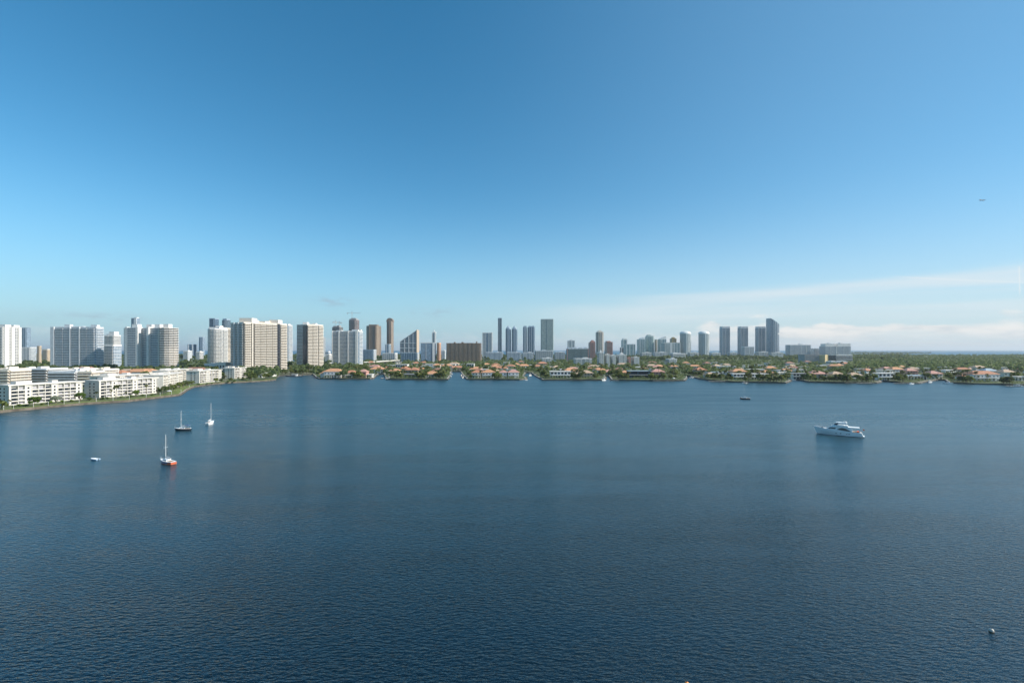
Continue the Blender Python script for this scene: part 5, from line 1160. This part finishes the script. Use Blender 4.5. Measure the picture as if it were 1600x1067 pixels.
lp = [5, 20, 51, 75, 99, 123, 150, 176, 202, 228, 250, 268, 283, 296, 320, 345, 372, 395]
for i, px in enumerate(lp):
    for (p, q) in zip(SHORE_PX, SHORE_PX[1:16]):
        if p[0] <= px < q[0]:
            x, y = lerp(shore(*p), shore(*q), (px - p[0])/(q[0]-p[0])); break
    r = thing('lamp_post', f'small white lamp post on the left seawall, {ORD[i]} of eighteen', 'lamp post', (x - .5, y + .6, GZ + .3), 0, 'white lamp posts along the left seawall')
    MB().tube([(0, 0, 0), (0, 0, 2.3)], [.09, .07], 6).build('pole', m_white, r); MB().tube([(0, 0, 2.3), (0, 0, 2.42), (0, 0, 2.72)], [.1, .24, .16], 8).build('lamp_head', m_gel, r)
def umbrella(px, y, lab, mat):
    X, Y = gpt(px, y); r = thing('parasol', lab, 'parasol', (X, Y, GZ))
    MB().tube([(0, 0, 0), (0, 0, 3.2)], [.05, .05], 6).build('pole', m_white, r)
    MB().loft([[(q*math.cos(t), q*math.sin(t), z) for t in [2*math.pi*i/10 for i in range(10)]] for q, z in ((2.1, 2.5), (1.2, 2.95), (.08, 3.35))]).build('canopy', mat, r)
umbrella(264.5, 615.5, 'pale grey parasol on the seawall terrace where the shore bends', m_sail); umbrella(1053, 594, 'white parasol on the lawn point right of salmon villa', m_gel)
# ---------------------------------------------------------------- aeroplane and its neighbours in the sky
def plane():
    D = 2500; r = thing('aeroplane', 'dark distant airliner climbing in the sky at upper right', 'aeroplane', (wx(1534, D), D, wz(313, D)), math.radians(196))
    r.rotation_euler = (math.radians(-6), math.radians(-4), math.radians(196))
    g = plain('aircraft_grey', (.16, .17, .19), .5, .05)
    MB().tube([(18, 0, -.2), (16.5, 0, 0), (13, 0, 0), (-8, 0, 0), (-15, 0, .7), (-18.5, 0, 1.2)], [.3, 1.2, 1.9, 1.9, 1.1, .3], 10).build('fuselage', g, r)
    for s in (-1, 1):
        MB().loft([[(4, s*1.5, -.8), (-2.5, s*1.5, -.7), (-2.5, s*1.5, -.3), (4, s*1.5, -.3)], [(-4, s*16.5, 1.3), (-6, s*16.5, 1.3), (-6, s*16.5, 1.5), (-4, s*16.5, 1.5)]]).build('wing', g, r)
        MB().loft([[(-13.5, s*.6, 1), (-17, s*.6, 1), (-17, s*.6, 1.25), (-13.5, s*.6, 1.25)], [(-16.5, s*6, 1.6), (-18, s*6, 1.6), (-18, s*6, 1.75), (-16.5, s*6, 1.75)]]).build('tailplane', g, r)
        MB().tube([(3.8, s*5.5, -1.7), (2.5, s*5.5, -1.7), (0, s*5.5, -1.6)], [1.0, 1.1, .7], 8).build('engine', g, r)
    MB().side([(-12, 1.5), (-17, 1.5), (-18.8, 7.2), (-16.6, 7.2)][::-1], -.18, .18).build('tail_fin', g, r)
plane()
# ---------------------------------------------------------------- the sea air
if HAZE > 0:
    m = bpy.data.materials.new('haze_air'); m.use_nodes = True; t = m.node_tree; t.nodes.remove(t.nodes['Principled BSDF'])
    v = t.nodes.new('ShaderNodeVolumePrincipled'); v.inputs['Density'].default_value = HAZE; v.inputs['Color'].default_value = HAZE_COL + (1,); v.inputs['Anisotropy'].default_value = .2
    t.links.new(v.outputs[0], t.nodes['Material Output'].inputs['Volume'])
    q = B + 500; o = MB().box(-q, q, -q, q, -4.5, HAZE_TOP).build('haze', m); tag(o, 'thin pale sea haze filling the air', 'haze', None, 'stuff')
SUB = {'side_window': 'main_cabin', 'porthole': 'hull', 'boot_stripe': 'hull', 'stern_panel': 'hull', 'windscreen': 'flybridge', 'radar_mast': 'hardtop', 'radar_bar': 'hardtop', 'satellite_dome': 'hardtop', 'hardtop_strut': 'hardtop', 'cockpit_sofa': 'cockpit_deck',
       'spreader': 'mast', 'stay': 'mast', 'furled_sail': 'boom', 'cabin_window': 'cabin', 'window': 'cabin', 'bimini_pole': 'bimini', 'canopy_pole': 'canopy', 'tower_leg': 'tuna_tower', 'flag': 'flagstaff', 'counterweight': 'counter_jib', 'piling': 'deck'}
base = lambda o: o.name.split('.')[0]
for r in [o for o in col.objects if o.get('category') in ('yacht', 'sailboat', 'motorboat', 'crane', 'dock')]:
    ch = {}
    for q in r.children: ch.setdefault(base(q), q)
    for q in list(r.children):
        tgt = ch.get(SUB.get(base(q)))
        if tgt is not None: q.parent = tgt
for r in [o for o in col.objects if o.get('category') == 'aeroplane']:
    for e in [q for q in r.children if base(q) == 'engine']:
        e.parent = min((q for q in r.children if base(q) == 'wing'), key=lambda q: abs(q.data.vertices[5].co.y - e.data.vertices[0].co.y))
for o in col.objects:
    if o.parent is None and o.type in ('MESH', 'EMPTY') and not o.get('kind'):
        for k in ('label', 'category'):
            if k not in o: print('MISSING', k, o.name)
print('objects', len(col.objects))
